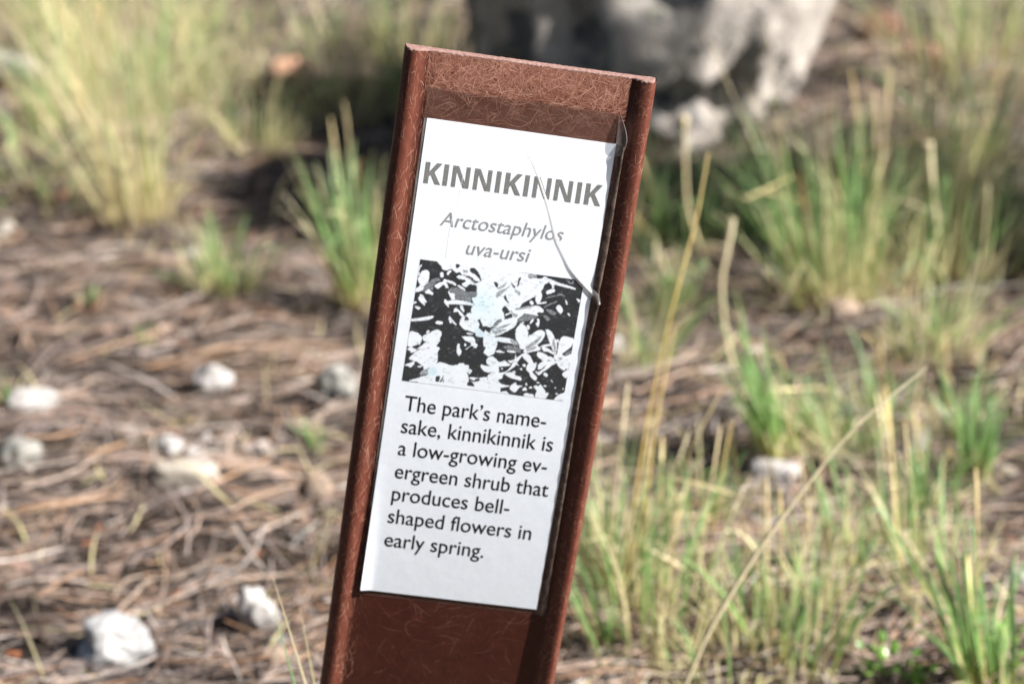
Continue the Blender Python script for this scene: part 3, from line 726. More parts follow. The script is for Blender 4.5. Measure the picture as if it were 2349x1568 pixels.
# ---- clear film over the label
def film_mat(name, tint, dust, haze, rough=.25):
    q = NT(name)
    v = q.coords()
    n = q.noise(v, 380, 5, .7); n2 = q.noise(v, 60, 3, .6)
    q.base(q.ramp(n, [(.35, tint), (.7, dust)])); q.rough(rough); q.spec(.6)
    tr = q.new('ShaderNodeBsdfTransparent')
    mx = q.new('ShaderNodeMixShader')
    q.link(q.ramp(n2, [(.3, (haze * .6,) * 3), (.7, (min(1, haze * 1.4),) * 3)]), mx.inputs[0])
    q.link(tr.outputs[0], mx.inputs[1]); q.link(q.b.outputs[0], mx.inputs[2]); q.link(mx.outputs[0], q.out.inputs[0])
    return q.m
def build_film():
    clear = film_mat('clear_film', (.115, .050, .036), (.16, .095, .075), .42)
    dusty = film_mat('dusty_film', (.045, .028, .022), (.20, .15, .12), .60, .35)
    milky = film_mat('milky_film', (.24, .215, .20), (.34, .32, .305), .55, .3)
    Vs, Fs, Ms, o = [], [], [], 0
    def add(V, nr, nc, m):
        nonlocal o
        Vs.append(V.reshape(-1, 3)); F = grid_faces(nr, nc); Fs.append(F + o); Ms.append(np.full(len(F), m)); o += nr * nc
    # header strip above the paper
    u, v = np.meshgrid(np.linspace(0, 1, 40), np.linspace(0, 1, 10))
    x = -37.2 + 72.6 * u; y = -13.7 - v * 11.7 - .4 * u
    add(loc(x, y, -2.62 + .25 * v + .08 * np.sin(x * .5) * np.sin(y)), 10, 40, 0)
    # foot strip
    u, v = np.meshgrid(np.linspace(0, 1, 40), np.linspace(0, 1, 4))
    x = -36.4 + 74.6 * u; y = -222.9 - v * 2.8 + .4 * u
    add(loc(x, y, -2.68 + .1 * (1 - v)), 4, 40, 0)
    # left border
    u, v = np.meshgrid(np.linspace(0, 1, 4), np.linspace(0, 1, 80))
    y = -25.3 - 160 * v; x = -37.0 + u * 1.1 - .5 * v
    add(loc(x, y, -2.55 + .1 * u), 80, 4, 2)
    # right border: lifts off the post into a fold
    yk = [-25.5, -40, -66, -84, -88, -105, -139, -180, -225]; xk = [39.3, 39.2, 39.3, 38.6, 39.4, 38.2, 37.9, 38.3, 38.9]
    v, u = np.meshgrid(np.linspace(0, 1, 150), np.linspace(0, 1, 9), indexing='ij')
    y = -25.5 - 199.5 * v
    xe = np.interp(-y, [-k for k in yk], xk); xi = 36.1 - 1.0 * v
    lift = np.interp(-y, [25, 40, 66, 86, 110, 225], [2.6, 1.5, .9, 1.7, 1.2, .7])
    prof = np.sin(np.clip(u / .72, 0, 1) * np.pi / 2) * (u <= .72) + np.cos((u - .72) / .28 * np.pi / 2).clip(0) * (u > .72)
    x = xi + (xe - xi) * np.where(u <= .72, u / .72 * .93, .93 + (u - .72) / .28 * .14)
    add(loc(x, y, -2.4 + lift * prof + .12 * np.sin(y * .7) * u), 150, 9, 1)
    # curled top corner
    v, u = np.meshgrid(np.linspace(0, 1, 24), np.linspace(0, 1, 12), indexing='ij')
    y = -14.0 - v * 16
    wid = .4 + 3.6 * np.sin(np.clip(v * 1.5, 0, 1) * np.pi / 2) * (1 - .45 * np.clip(v - .6, 0, 1))
    x = 35.6 + .5 * v + wid * np.sin(u * 1.9) / np.sin(1.57)
    zc = -2.55 + (.3 + 3.0 * np.sin(np.pi * np.clip(v * 1.15 + .03, 0, 1)) ** .8) * (1 - np.cos(u * 2.0)) / 1.42 
    add(loc(x, y, zc), 24, 12, 2)
    # crease ridge across the corner of the paper
    c = smooth_path([(3.4, -33.5), (7.5, -39.5), (11.3, -47), (14.6, -54), (17.1, -60.1), (19, -65.1), (22.8, -71), (26.7, -76.4), (33.6, -82.6), (37.6, -85.8), (39.3, -88.5)], 60)
    t = np.linspace(0, 1, 60); w = np.interp(t, [0, .25, .6, .9, 1], [.25, .6, 1.1, 1.5, .8]); h = np.interp(t, [0, .25, .6, .9, 1], [.015, .07, .24, .6, 1.1])
    T = np.gradient(c, axis=0); T /= np.linalg.norm(T, axis=1, keepdims=True); Np = np.stack([-T[:, 1], T[:, 0]], 1)
    rows = []
    for a, b in ((-1, 0), (-.55, .5), (-.1, 1), (.15, .8), (.35, .95), (1, 0)):
        p = c + Np * (w * a)[:, None]
        rows.append(loc(p[:, 0], p[:, 1], zlab(p[:, 0], p[:, 1]) + .04 + h * b))
    add(np.stack(rows, 1), 60, 6, 3)
    # hairline crack
    c = smooth_path([(-18, -35), (-19.5, -45), (-20, -55), (-21.5, -64), (-21.6, -78)], 30)
    add(np.stack([loc(c[:, 0] + k, c[:, 1], zlab(c[:, 0], c[:, 1]) + .06 + b) for k, b in ((-.1, 0), (0, .04), (.1, 0))], 1), 30, 3, 3)
    ridge = film_mat('creased_film', (.84, .84, .84), (.88, .88, .89), .62, .12)
    f = mesh_np('clear_film', np.vstack(Vs), np.vstack(Fs), None, post, mats=[clear, dusty, milky, ridge], fmat=np.concatenate(Ms))
    f['label'] = 'creased clear laminate film, dusty and curling off at the right edge'
build_film()

# ------------------------------------------------------------------ stones
def stone_mat(name, a, b, dark):
    q = NT(name)
    v = q.coords(); n = q.noise(v, 60, 6, .65); n2 = q.noise(v, 260, 5, .7)
    c = q.ramp(n, [(.3, a), (.65, b)])
    c = q.mix(q.ramp(n2, [(.50, (0, 0, 0)), (.66, (.8, .8, .8))]), c, dark)
    q.base(c); q.rough(.85); q.spec(.25); q.bump(n2, .6, .002)
    return q.m
M_WHITE = stone_mat('white_stone', (0.268, 0.252, 0.237), (0.354, 0.339, 0.328), (0.118, 0.102, 0.091))
M_CREAM = stone_mat('cream_stone', (0.237, 0.204, 0.167), (0.323, 0.291, 0.248), (0.118, 0.097, 0.081))
M_TAN = stone_mat('tan_stone', (0.183, 0.129, 0.091), (0.268, 0.204, 0.156), (0.086, 0.065, 0.048))
M_GREY = stone_mat('grey_stone', (0.183, 0.177, 0.161), (0.268, 0.258, 0.231), (0.048, 0.048, 0.046))
M_RUST = stone_mat('rusty_chip', (0.192, 0.064, 0.029), (0.256, 0.107, 0.053), (0.096, 0.032, 0.016))

def rock(name, u, v, w, d, h, rot, mat, label, cat='stone', rough=.28, seed=0, sub=4, group='pale stones on the pine litter', square=0):
    bm = bmesh.new()
    bmesh.ops.create_icosphere(bm, subdivisions=sub, radius=1)
    off = Vector((seed * 7.3, seed * 3.1, seed * 1.7))
    for vtx in bm.verts:
        p = vtx.co.copy()
        if square: p = Vector([math.copysign(abs(k) ** (1 - square), k) for k in p])
        n = mnoise.noise(p * .9 + off) * rough * 1.2 + mnoise.noise(p * 2.2 + off) * rough * .35 + mnoise.noise(p * 6 + off) * rough * .07
        # facets: quantise a little so that the stone has broken planes
        f = abs(mnoise.noise(p * 1.4 - off)) * rough * .8
        p = p * (1 + n - f)
        vtx.co = Vector((p.x * w / 2, p.y * d / 2, p.z * h / 2))
    me = bpy.data.meshes.new(name); bm.to_mesh(me); bm.free()
    me.polygons.foreach_set('use_smooth', [True] * len(me.polygons))
    me.materials.append(mat)
    o = bpy.data.objects.new(name, me); COL.objects.link(o)
    g = gnd(u, v)
    o.location = (g.x, g.y + d * .3, g.z + h * .27)
    o.rotation_euler = (random.uniform(-.15, .15), random.uniform(-.15, .15), math.radians(rot))
    tag(o, label, cat, group)
    return o

G1 = 'pale stones on the pine litter'
rock('pebble', 485, 908, .034, .026, .026, 10, M_WHITE, 'rounded white pebble alone in the litter, halfway down left of the post', seed=1)
rock('stone', 765, 930, .032, .022, .034, -35, M_GREY, 'lichen-spotted grey stone close beside the left edge of the post', seed=2, rough=.4)
rock('stone', 422, 1118, .046, .024, .021, 4, M_CREAM, 'long flat cream stone below a pair of small white pebbles', seed=3, rough=.2, square=.25)
rock('pebble', 388, 1050, .020, .016, .019, 30, M_WHITE, 'small white pebble just above the long flat cream stone', seed=4)
rock('pebble', 440, 1053, .011, .010, .010, 30, M_WHITE, 'tiny pebble between a small white pebble and a tan wood chip', seed=5, sub=3)
rock('pebble', 472, 1015, .010, .009, .008, 0, M_WHITE, 'tiny white pebble above a tan wood chip', seed=21, sub=3)
rock('stone', 70, 962, .040, .024, .026, 22, M_WHITE, 'slanting white stone at the left edge, above a lower grey one', seed=6, rough=.35)
rock('stone', 45, 1050, .030, .024, .024, 0, M_GREY, 'dull grey stone at the left edge beneath a slanting white stone', seed=7)
rock('stone', 722, 1160, .024, .020, .024, 0, M_TAN, 'round tan stone near the post, below the lichen-spotted one', seed=8)
rock('stone', 255, 1540, .042, .032, .034, 24, stone_mat('chalk_stone', (.40, .385, .375), (.50, .49, .48), (.24, .22, .21)), 'big chalk-white stone with a black shadow at the bottom left', seed=33, rough=.34, sub=5, square=.2)
rock('stone', 592, 1455, .023, .020, .036, 12, M_WHITE, 'upright whitish stone with a dark left side behind thin grass blades', seed=10, rough=.35)
rock('pebble', 648, 1480, .020, .009, .007, -25, M_WHITE, 'narrow white pebble to the right of the upright whitish stone', seed=11, sub=3)
rock('stone', 625, 1530, .017, .014, .014, 0, M_TAN, 'brown lump of stone at the foot of the upright whitish stone', seed=12)
rock('pebble', 665, 1525, .012, .009, .007, 0, M_CREAM, 'small cream pebble lying below the narrow white pebble', seed=22, sub=3)
rock('stone', 545, 288, .034, .022, .018, 0, M_WHITE, 'blurred pale stone among straw grass in the upper left', seed=13)
rock('stone', 668, 180, .046, .030, .026, 15, stone_mat('salmon_stone', (.50, .25, .16), (.58, .34, .24), (.3, .2, .16)), 'salmon-orange stone lying in the far grass left of the post top', seed=14)
rock('stone', 230, 605, .018, .013, .009, 0, M_CREAM, 'small yellowish pebble on bare litter below the tall straw clump', seed=15, sub=3)
rock('stone', 8, 540, .020, .016, .014, 0, M_CREAM, 'pale pebble cut by the left edge of the picture', seed=16, sub=3)
rock('wood_chip', 513, 1052, .017, .006, .004, 28, M_TAN, 'tan wood chip lying slanted right of the tiny pebbles', 'wood chip', seed=17, sub=3, square=.5, group='chips lying on the litter')
rock('wood_chip', 1778, 1106, .034, .014, .016, -6, M_WHITE, 'bleached white block of wood lying among the grass on the right', 'wood chip', seed=18, rough=.10, square=.55, group='chips lying on the litter')
rock('bark_chip', 198, 1255, .011, .006, .004, 20, M_RUST, 'rust-red bark chip on litter at the lower left', 'bark chip', seed=19, sub=3, group='chips lying on the litter')
rock('bark_chip', 28, 1512, .009, .008, .006, 0, M_RUST, 'rust-red bark chip in the bottom left corner', 'bark chip', seed=20, sub=3, group='chips lying on the litter')
rock('bark_chip', 590, 1275, .009, .006, .004, 40, M_RUST, 'small orange bark chip below the round tan stone', 'bark chip', seed=23, sub=3, group='chips lying on the litter')
rock('stone', 1412, 805, .020, .014, .012, 0, M_WHITE, 'pale pebble right beside the right edge of the post', seed=24, sub=3)
rock('stone', 1475, 985, .030, .014, .008, -10, M_TAN, 'flat tan stone right of the post behind yellow stems', seed=25, sub=3)
rock('stone', 1962, 960, .018, .014, .014, 0, M_GREY, 'grey-white pebble under the tip of the long dry stem', seed=26, sub=3)
rock('stone', 2335, 1360, .020, .016, .018, 0, M_GREY, 'greenish grey stone at the right edge near the bottom', seed=27)
rock('stone', 1930, 735, .030, .020, .018, 0, M_TAN, 'pinkish tan stone between the two grass clumps on the right', seed=28)
rock('stone', 2310, 1100, .016, .012, .010, 0, M_CREAM, 'cream pebble close to the right edge, beside a green tuft', seed=29, sub=3)

# dead branch at the far left edge
g0, g1 = gnd(-60, 185), gnd(135, 195)
pth = smooth_path([(g0.x - .08, g0.y, g0.z + .012), (g0.x, g0.y, g0.z + .014), ((g0.x + g1.x) / 2, g0.y - .02, g0.z + .016), (g1.x, g1.y, g1.z + .008)], 24)
V, F = tube(pth, np.linspace(.02, .012, 24) + rng.normal(0, .0007, 24), 10)
tag(mesh_np('dead_branch', V, F, M_GREY), 'weathered grey branch lying at the far left edge', 'branch')

# ------------------------------------------------------------------ boulder
def build_boulder():
    g = gnd(1490, 288)
    R = .165
    bm = bmesh.new()
    bmesh.ops.create_icosphere(bm, subdivisions=6, radius=1)
    pits = [(Vector((.42, -.80, -.30)), .20, .30), (Vector((.30, -.85, .40)), .22, .12), (Vector((-.05, -.95, .12)), .2, .12), (Vector((-.4, -.9, .0)), .28, .16), (Vector((.08, -.95, -.30)), .14, .12)]
    for v in bm.verts:
        p = v.co.copy()
        n = mnoise.noise(p * 1.3 + Vector((3, 1, 5))) * .13 + mnoise.noise(p * 3.1) * .08 + abs(mnoise.noise(p * 6.5)) * -.075 + mnoise.noise(p * 14) * .025 + mnoise.noise(p * 30) * .012
        for c, r, dp in pits:
            dd = (p - c.normalized()).length / r
            if dd < 1.6: n -= dp * math.exp(-dd * dd * 2)
        p = Vector([math.copysign(abs(k) ** .72, k) for k in p]) * (1 + n) * .93
        v.co = Vector(((p.x * (.98 + .16 * p.z) + .20 * p.z) * R * 1.12, p.y * R * .85, p.z * R * 1.10))
    me = bpy.data.meshes.new('boulder'); bm.to_mesh(me); bm.free()
    me.polygons.foreach_set('use_smooth', [True] * len(me.polygons))
    q = NT('mottled_boulder')
    v = q.coords(); n = q.noise(v, 21, 6, .62, .5); n2 = q.noise(v, 70, 5, .7); n3 = q.noise(v, 28, 4, .6)
    c = q.ramp(n2, [(.3, (.27, .24, .215)), (.6, (.40, .36, .325)), (.8, (.50, .475, .44))])
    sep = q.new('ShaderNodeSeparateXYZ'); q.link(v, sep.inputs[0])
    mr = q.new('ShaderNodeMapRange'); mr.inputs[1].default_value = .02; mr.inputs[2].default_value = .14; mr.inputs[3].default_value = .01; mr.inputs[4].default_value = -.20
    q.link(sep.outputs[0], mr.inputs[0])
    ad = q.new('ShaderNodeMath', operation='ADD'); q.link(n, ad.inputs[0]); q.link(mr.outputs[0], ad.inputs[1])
    c = q.mix(q.ramp(ad.outputs[0], [(.52, (0, 0, 0)), (.59, (1, 1, 1))]), c, (.105, .103, .103))  # dark blotches, thinning out towards the right side
    c = q.mix(q.ramp(n3, [(.66, (0, 0, 0)), (.72, (0.436, 0.436, 0.436))]), c, (0.334, 0.326, 0.217))
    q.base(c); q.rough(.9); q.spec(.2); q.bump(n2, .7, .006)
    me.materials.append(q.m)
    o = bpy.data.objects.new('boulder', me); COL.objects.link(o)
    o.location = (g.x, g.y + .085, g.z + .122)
    tag(o, 'big pitted cream boulder mottled with dark blotches behind the post', 'boulder')
build_boulder()

# ------------------------------------------------------------------ grass
def blades(n, h, spread, r0, lean, hw, droop, K=9, hvar=.3):
    """(n,K,3) paths of blades growing from a small tussock at the origin"""
    a = rng.uniform(0, 2 * np.pi, n); rr = r0 * np.sqrt(rng.random(n))
    bx, by = rr * np.cos(a), rr * np.sin(a)
    th = np.abs(rng.normal(0, math.radians(spread), n)); az_ = a + rng.normal(0, .6, n)
    L = h * (1 - hvar + hvar * 1.3 * rng.random(n)) * np.where(rng.random(n) < .2, .6, 1)
    k = np.abs(rng.normal(0, droop, n))
    s = np.linspace(0, 1, K)
    ang = th[:, None] + k[:, None] * s[None] ** 2
    ang = ang + np.where(rng.random(n) < .16, rng.uniform(.5, 1.7, n), 0)[:, None] * (s[None] > rng.uniform(.45, .85, n)[:, None])
    ds = L[:, None] / (K - 1)
    r = np.concatenate([np.zeros((n, 1)), np.cumsum(np.sin(ang[:, :-1]) * ds, 1)], 1)
    z = np.concatenate([np.zeros((n, 1)), np.cumsum(np.cos(ang[:, :-1]) * ds, 1)], 1)
    wig = rng.normal(0, .012, (n, 1)) * L[:, None] * np.sin(s[None] * 5)
    P = np.stack([bx[:, None] + r * np.cos(az_)[:, None] - wig * np.sin(az_)[:, None], by[:, None] + r * np.sin(az_)[:, None] + wig * np.cos(az_)[:, None], z], -1)
    ln = math.radians(1) * np.array(lean)
    P[..., 0] += np.tan(ln[0]) * P[..., 2]; P[..., 1] += np.tan(ln[1]) * P[..., 2]
    f = rng.uniform(0, np.pi, n)
    S = np.stack([np.cos(f), np.sin(f), np.zeros(n)], -1)[:, None] * np.ones((1, K, 1))
    taper = np.clip(1.15 - s ** 2.2, .06, 1) * np.clip(.55 + s * 3, 0, 1)
    HW = hw * rng.uniform(.6, 1.3, n)[:, None] * taper[None]
    return P, HW, S

def tuft(name, u, v, h, n, spread, r0, green, lean, label, hw=.0009, droop=.5, stalks=0, group='bunchgrass tufts', cat='grass tuft', dead=1.0):
    g = gnd(u, v)
    root = empty(name, (g.x, g.y, g.z - .003)); tag(root, label, cat, group)
    n = int(n * .8); ng = max(8, int(n * green)); ns = max(8, n - ng)
    if ng:
        P, HW, S = blades(ng, h, spread, r0, lean, hw, droop)
        V, F = strips(P, HW, S, .35)
        mesh_np('green_blades', V, F, M_GREEN, root, attrs=strip_attrs(ng, P.shape[1], rng.random(ng)))
    if ns:
        P, HW, S = blades(ns, h * .92 * dead, spread * 1.25, r0 * 1.15, lean, hw * .85, droop * 1.4, hvar=.5)
        V, F = strips(P, HW, S, .35)
        nt = ns // 2 + 6                                  # tangled thatch at the foot
        P2, HW2, S2 = blades(nt, h * .34, 46, r0 * 1.5, (0, 0), hw * .8, 1.6, hvar=.6)
        V2, F2 = strips(P2, HW2, S2, .35)
        V, F = np.vstack([V, V2]), np.vstack([F, F2 + len(V)]); ns += nt
        mesh_np('dry_blades', V, F, M_STRAW, root, attrs=strip_attrs(ns, P.shape[1], rng.random(ns)))
    if stalks:
        P, HW, S = blades(stalks, h * 1.3, spread * .7, r0 * .8, lean, hw * .8, droop * .35, K=12, hvar=.25)
        s = np.linspace(0, 1, 12)
        HW = np.ones_like(HW) * hw * .30 * (1 + 1.7 * np.exp(-((s - .88) / .09) ** 2))[None]
        V, F = strips(P, HW, S, .9)
        mesh_np('seed_stalks', V, F, M_STALK, root, attrs=strip_attrs(stalks, 12, rng.random(stalks)))
    return root

T = 'grass_tuft'
# left of the post
tuft(T, 318, 535, .235, 115, 14, .026, 0.14, (-7, 0), 'tall straw-yellow tuft leaning left, the largest left of the post', stalks=10)
tuft(T, 205, 320, 0.15, 40, 17, .04, 0.1, (-4, 0), 'pale straw tuft just behind the tall leaning tuft', stalks=5)
tuft(T, 150, 130, 0.17, 45, 16, .04, 0.1, (0, 0), 'blurred tall straw tuft reaching out of the top left of the picture', stalks=5)
tuft(T, 40, 175, 0.1, 45, 24, .05, 0.2, (0, 0), 'greenish low tuft behind the grey branch at the far left')
tuft(T, 20, 60, 0.13, 55, 22, .05, 0.12, (0, 0), 'far blurred tuft in the top left corner')
tuft(T, 300, 60, 0.14, 45, 22, .05, 0.1, (0, 0), 'far blurred straw tuft at the top edge, second from the left corner')
tuft(T, 430, 165, 0.12, 60, 24, .05, 0.15, (4, 0), 'green-yellow low tuft behind and right of the tall leaning tuft')
tuft(T, 470, 60, 0.09, 60, 24, .05, 0.1, (0, 0), 'far straw tuft at the top edge above the blurred pale stone')
tuft(T, 565, 215, 0.1, 80, 30, .05, 0.12, (0, 0), 'low yellow tuft between the pale stone and the salmon stone')
tuft(T, 470, 280, .10, 110, 32, .05, 0.15, (0, 0), 'short yellowish tuft just left of the blurred pale stone')
tuft(T, 600, 345, .09, 90, 26, .03, 0.15, (0, 0), 'short straw tuft in front of the blurred pale stone')
tuft(T, 640, 70, 0.05, 24, 26, .06, 0.15, (0, 0), 'far greenish tuft on the edge of the black boulder shadow')
tuft(T, 760, 130, 0.05, 24, 26, .04, .6, (0, 0), 'dull green tuft standing in the boulder shadow left of the post top')
tuft(T, 790, 275, .155, 110, 17, .035, 0.12, (-3, 0), 'bright straw tuft close behind the upper left edge of the post', stalks=6)
tuft(T, 830, 690, .125, 100, 10, .018, 0.55, (-7, 0), 'blue-green tuft half hidden behind the middle of the post', hw=.0013, stalks=4)
tuft(T, 525, 665, .072, 70, 24, .018, .55, (2, 0), 'short isolated green tuft on bare litter left of the post', hw=.0011)
tuft(T, 452, 650, .040, 50, 34, .012, .15, (-5, 0), 'tiny straw tuft touching the left side of the short green tuft')
tuft(T, 70, 400, .055, 150, 50, .07, .6, (0, 0), 'low greenish mat of grass at the left edge')
tuft(T, 120, 470, .06, 60, 40, .04, .3, (0, 0), 'sparse yellow tuft below the low greenish mat')
tuft(T, 728, 1040, .034, 16, 13, .004, .7, (0, 0), 'small seedling of few thin blades left of the post', hw=.0011)
tuft(T, 25, 935, .032, 14, 12, .004, .9, (0, 0), 'small green seedling standing at the left edge beside the slanting stone', hw=.0011)
tuft(T, 205, 700, .022, 12, 16, .006, .9, (0, 0), 'faint green sprout on bare litter below the small yellowish pebble', hw=.0010)
tuft(T, 332, 775, .022, 10, 16, .005, .9, (0, 0), 'faint thin sprout above the rounded white pebble', hw=.0009)
tuft(T, 1000, 250, .15, 150, 22, .04, .6, (0, 0), 'green tuft hidden behind the top of the post', stalks=3)
tuft(T, 940, 90, .17, 70, 18, .04, .35, (4, 0), 'sparse tan stems standing before the black shadow at the top', stalks=6)
tuft(T, 1240, 210, 0.1, 30, 18, .04, .35, (-4, 0), 'thin pale stems rising above the post in front of the boulder', stalks=8)
# right of the post
tuft(T, 1560, 555, 0.085, 110, 22, .04, .75, (-2, 0), 'dark green tuft in the shade below the boulder', stalks=6, hw=.0013)
tuft(T, 1660, 360, 0.035, 50, 34, .05, .3, (0, 0), 'short straw tuft at the foot of the boulder')
tuft(T, 1460, 480, 0.085, 80, 24, .03, .85, (-4, 0), 'dark green tuft touching the right edge of the post')
tuft(T, 1900, 690, 0.165, 150, 15, 0.036, .55, (-6, 0), 'tall green and straw clump at the middle right', hw=.0010, stalks=12)
tuft(T, 2060, 640, 0.15, 75, 18, 0.04, .5, (3, 0), 'upright green clump just right of the tall green and straw clump', hw=.0010, stalks=8)
tuft(T, 2190, 600, 0.12, 110, 26, .05, .40, (4, 0), 'dense yellow-green clump behind the cream-footed tuft at the right', hw=.0009, stalks=6)
tuft(T, 2310, 560, 0.13, 70, 24, .04, .5, (3, 0), 'dense green clump cut by the right edge', hw=.0010, stalks=6)
tuft(T, 2170, 470, 0.19, 90, 15, .04, .35, (4, 0), 'tall thin straw tuft rising to the upper right', stalks=12)
tuft(T, 2290, 380, .15, 40, 28, .06, .35, (0, 0), 'bushy straw tuft at the upper right edge', stalks=4)
tuft(T, 2210, 190, .25, 80, 20, .06, .45, (2, 0), 'far tall blurred tuft in the top right corner', stalks=6)
tuft(T, 2330, 120, .2, 80, 24, .06, .45, (0, 0), 'far greenish tuft at the very top right corner')
tuft(T, 1850, 440, .10, 70, 28, .04, .5, (0, 0), 'low sparse tuft right of the boulder foot', stalks=4)
tuft(T, 2140, 815, .085, 110, 28, .026, .35, (4, 0), 'cream-footed straw tuft at the middle of the right side', stalks=3)
tuft(T, 1790, 1050, .105, 55, 14, .012, .7, (-13, 0), 'bright green tuft leaning left above the bleached block', hw=.0016, dead=.7)
tuft(T, 1905, 1045, .06, 80, 26, .02, .35, (6, 0), 'straw tuft right of the bright green leaning tuft', dead=.9)
tuft(T, 2232, 1105, .085, 45, 12, .010, .7, (-2, 0), 'yellow-footed green tuft low on the right side', hw=.0015, dead=.6)
tuft(T, 1400, 1330, .105, 50, 12, .020, .45, (2, 0), 'green and gold tuft against the lower right edge of the post', hw=.0010, stalks=5)
tuft(T, 1500, 1480, .105, 95, 15, 0.036, 0.4, (0, 0), 'big mixed clump at the bottom, left of the long dry stem', hw=.0010, stalks=8)
tuft(T, 1800, 1500, .092, 95, 15, 0.034, 0.45, (2, 0), 'big green clump at the bottom, right of the long dry stem', hw=.0011, stalks=4)
tuft(T, 1650, 1545, .05, 70, 34, .03, .25, (0, 0), 'low straw tuft at the bottom between the two big clumps', hw=.0010)
tuft(T, 2265, 1590, .105, 60, 16, .014, .75, (-9, 0), 'sparse green tuft with long leaning blades in the bottom right corner', hw=.0015, dead=.7, stalks=3)
tuft(T, 2090, 1330, .03, 14, 22, .01, .8, (-10, 0), 'small sprout on bare litter right of the big green clump', hw=.0010)

# thin wisps between the clumps
for k in range(60):
    u, v = (rng.uniform(1400, 2349), 380 + 1020 * rng.random() ** 1.25) if k < 32 else (rng.uniform(0, 560), rng.uniform(10, 330))
    if 1680 < u < 1860 and 1070 < v < 1330: u += 230
    right = k < 32
    tuft('grass_wisp', u, v, rng.uniform(.05, .12) if right else rng.uniform(.07, .13), int(rng.uniform(22, 44)), rng.uniform(14, 26), rng.uniform(.006, .025), rng.uniform(.3, .75) if right else .1,
         (rng.normal(-3, 5), 0), 'sparse wisp of thin grass growing between the bigger clumps right of the post' if right else 'sparse straw-pale wisp in the blurred grass at the upper left',
         hw=.0010, group='wisps between the clumps on the right' if right else 'wisps in the far grass on the left', stalks=int(rng.uniform(0, 3)) + 1, cat='grass')

# fallen dry grass lying about (nobody could count it)
def build_fallen():
    N, K = 3200, 6
    x, y = scatter(N, .8, 4.2, 1.0)
    x = np.where(rng.random(N) < .55, np.abs(x), x)
    a = rng.uniform(0, 6.28, N); L = rng.uniform(.015, .07, N); s = np.linspace(0, 1, K)
    b = a[:, None] + rng.normal(0, .5, N)[:, None] * s[None]
    px = x[:, None] + np.cumsum(np.cos(b) * L[:, None] / K, 1); py = y[:, None] + np.cumsum(np.sin(b) * L[:, None] / K, 1)
    rise = np.abs(rng.normal(0, .22, N)) * L
    pz = hgt(px, py) + .003 + rise[:, None] * s[None]
    P = np.stack([px, py, pz], -1)
    S = np.stack([-np.sin(b), np.cos(b), rng.normal(0, .4, N)[:, None] * np.ones(K)], -1)
    HW = rng.uniform(.0005, .0011, N)[:, None] * np.clip(1.1 - s ** 2, .2, 1)[None]
    V, F = strips(P, HW, S, .4)
    o = mesh_np('fallen_grass', V, F, M_STRAW, attrs=strip_attrs(N, K, rng.random(N)))
    tag(o, 'dry fallen grass blades strewn between the tufts', 'dead grass', kind='stuff')
build_fallen()

# ---- single stems and blades
def stem(name, pts, r0, r1, mat, label, cat, group, rnd=.2, n=40, bulges=None):
    p = smooth_path(pts, n)
    rad = np.linspace(r0, r1, n)
    if bulges is not None: rad = rad * bulges(np.linspace(0, 1, n))
    V, F = tube(p, rad, 7)
    t = np.repeat(np.linspace(0, 1, n), 7)
    o = mesh_np(name, V, F, mat, attrs={'t': ('FLOAT', t), 'r': ('FLOAT', np.full(len(V), rnd))})
    return tag(o, label, cat, group)

def at_depth(u, v, y):
    """the point seen at (u, v) on the upright plane that stands at distance y from the camera"""
    d = ray(u, v); k = y / d.y
    return Vector((d.x * k, y, CAM_H + d.z * k))

GB = 'blades standing near the foot of the post'
def near_blade(u0, v0, u1, v1, y, hw, mat, rnd, label, bow=0.0):
    top = at_depth(u1, v1, y); bot = at_depth(u0, v0, y)
    d = (top - bot)
    k = -(bot.z - float(hgt(bot.x, y))) / d.z
    base = bot + d * k
    n = 16; s = np.linspace(0, 1, n)
    P = np.array(base)[None] + np.array(top - base)[None] * s[:, None]
    P[:, 0] += bow * np.sin(s * np.pi)
    HW = hw * np.clip(1.05 - s ** 2.5, .1, 1)
    V, F = strips(P[None], HW[None], np.array([.9, .45, 0.0])[None, None] * np.ones((1, n, 1)), .5)
    o = mesh_np('lone_grass', V, F, mat, attrs=strip_attrs(1, n, np.array([rnd])))
    tag(o, label, 'grass blade', GB)
near_blade(672, 1568, 615, 1352, .93, .00075, M_GREEN, 1.0, 'dark green blade, left of two straw blades by the post foot', .001)
near_blade(697, 1568, 627, 1325, .92, .00085, M_STRAW, .1, 'tallest straw blade standing left of the post foot', .001)
near_blade(721, 1568, 688, 1393, .94, .00075, M_STRAW, .8, 'shorter straw blade nearest the post foot')

def free_stem(name, uvys, r0, r1, mat, label, group, rnd=.2, bulges=None, cat='grass stem'):
    pts = [at_depth(u, v, y) for u, v, y in uvys]
    return stem(name, pts, r0, r1, mat, label, cat, group, rnd, bulges=bulges)
GS = 'single dry stems standing out of the grass'
a = gnd(1560, 1600); 
free_stem('dry_straw', [(1548, 1635, 1.075), (1580, 1550, 1.075), (1632, 1436, 1.075), (1735, 1268, 1.077), (1850, 1113, 1.08), (1970, 972, 1.085), (2126, 842, 1.09)], .0013, .0005, M_STALK, 'long pale dry stem slanting up to the right across the grass', GS, 1.0,
          lambda t: 1 + .35 * np.sin(np.clip((t - .2) / .5, 0, 1) * np.pi))
b = gnd(1400, 1345)
free_stem('dry_straw', [(1428, 1345, b.y), (1470, 1050, b.y), (1520, 800, b.y + .005), (1560, 640, b.y + .01), (1595, 510, b.y + .02), (1625, 350, b.y + .03)], .0008, .0004, M_STALK, 'tall golden straw leaning right beside the post edge', GS, 0.0)
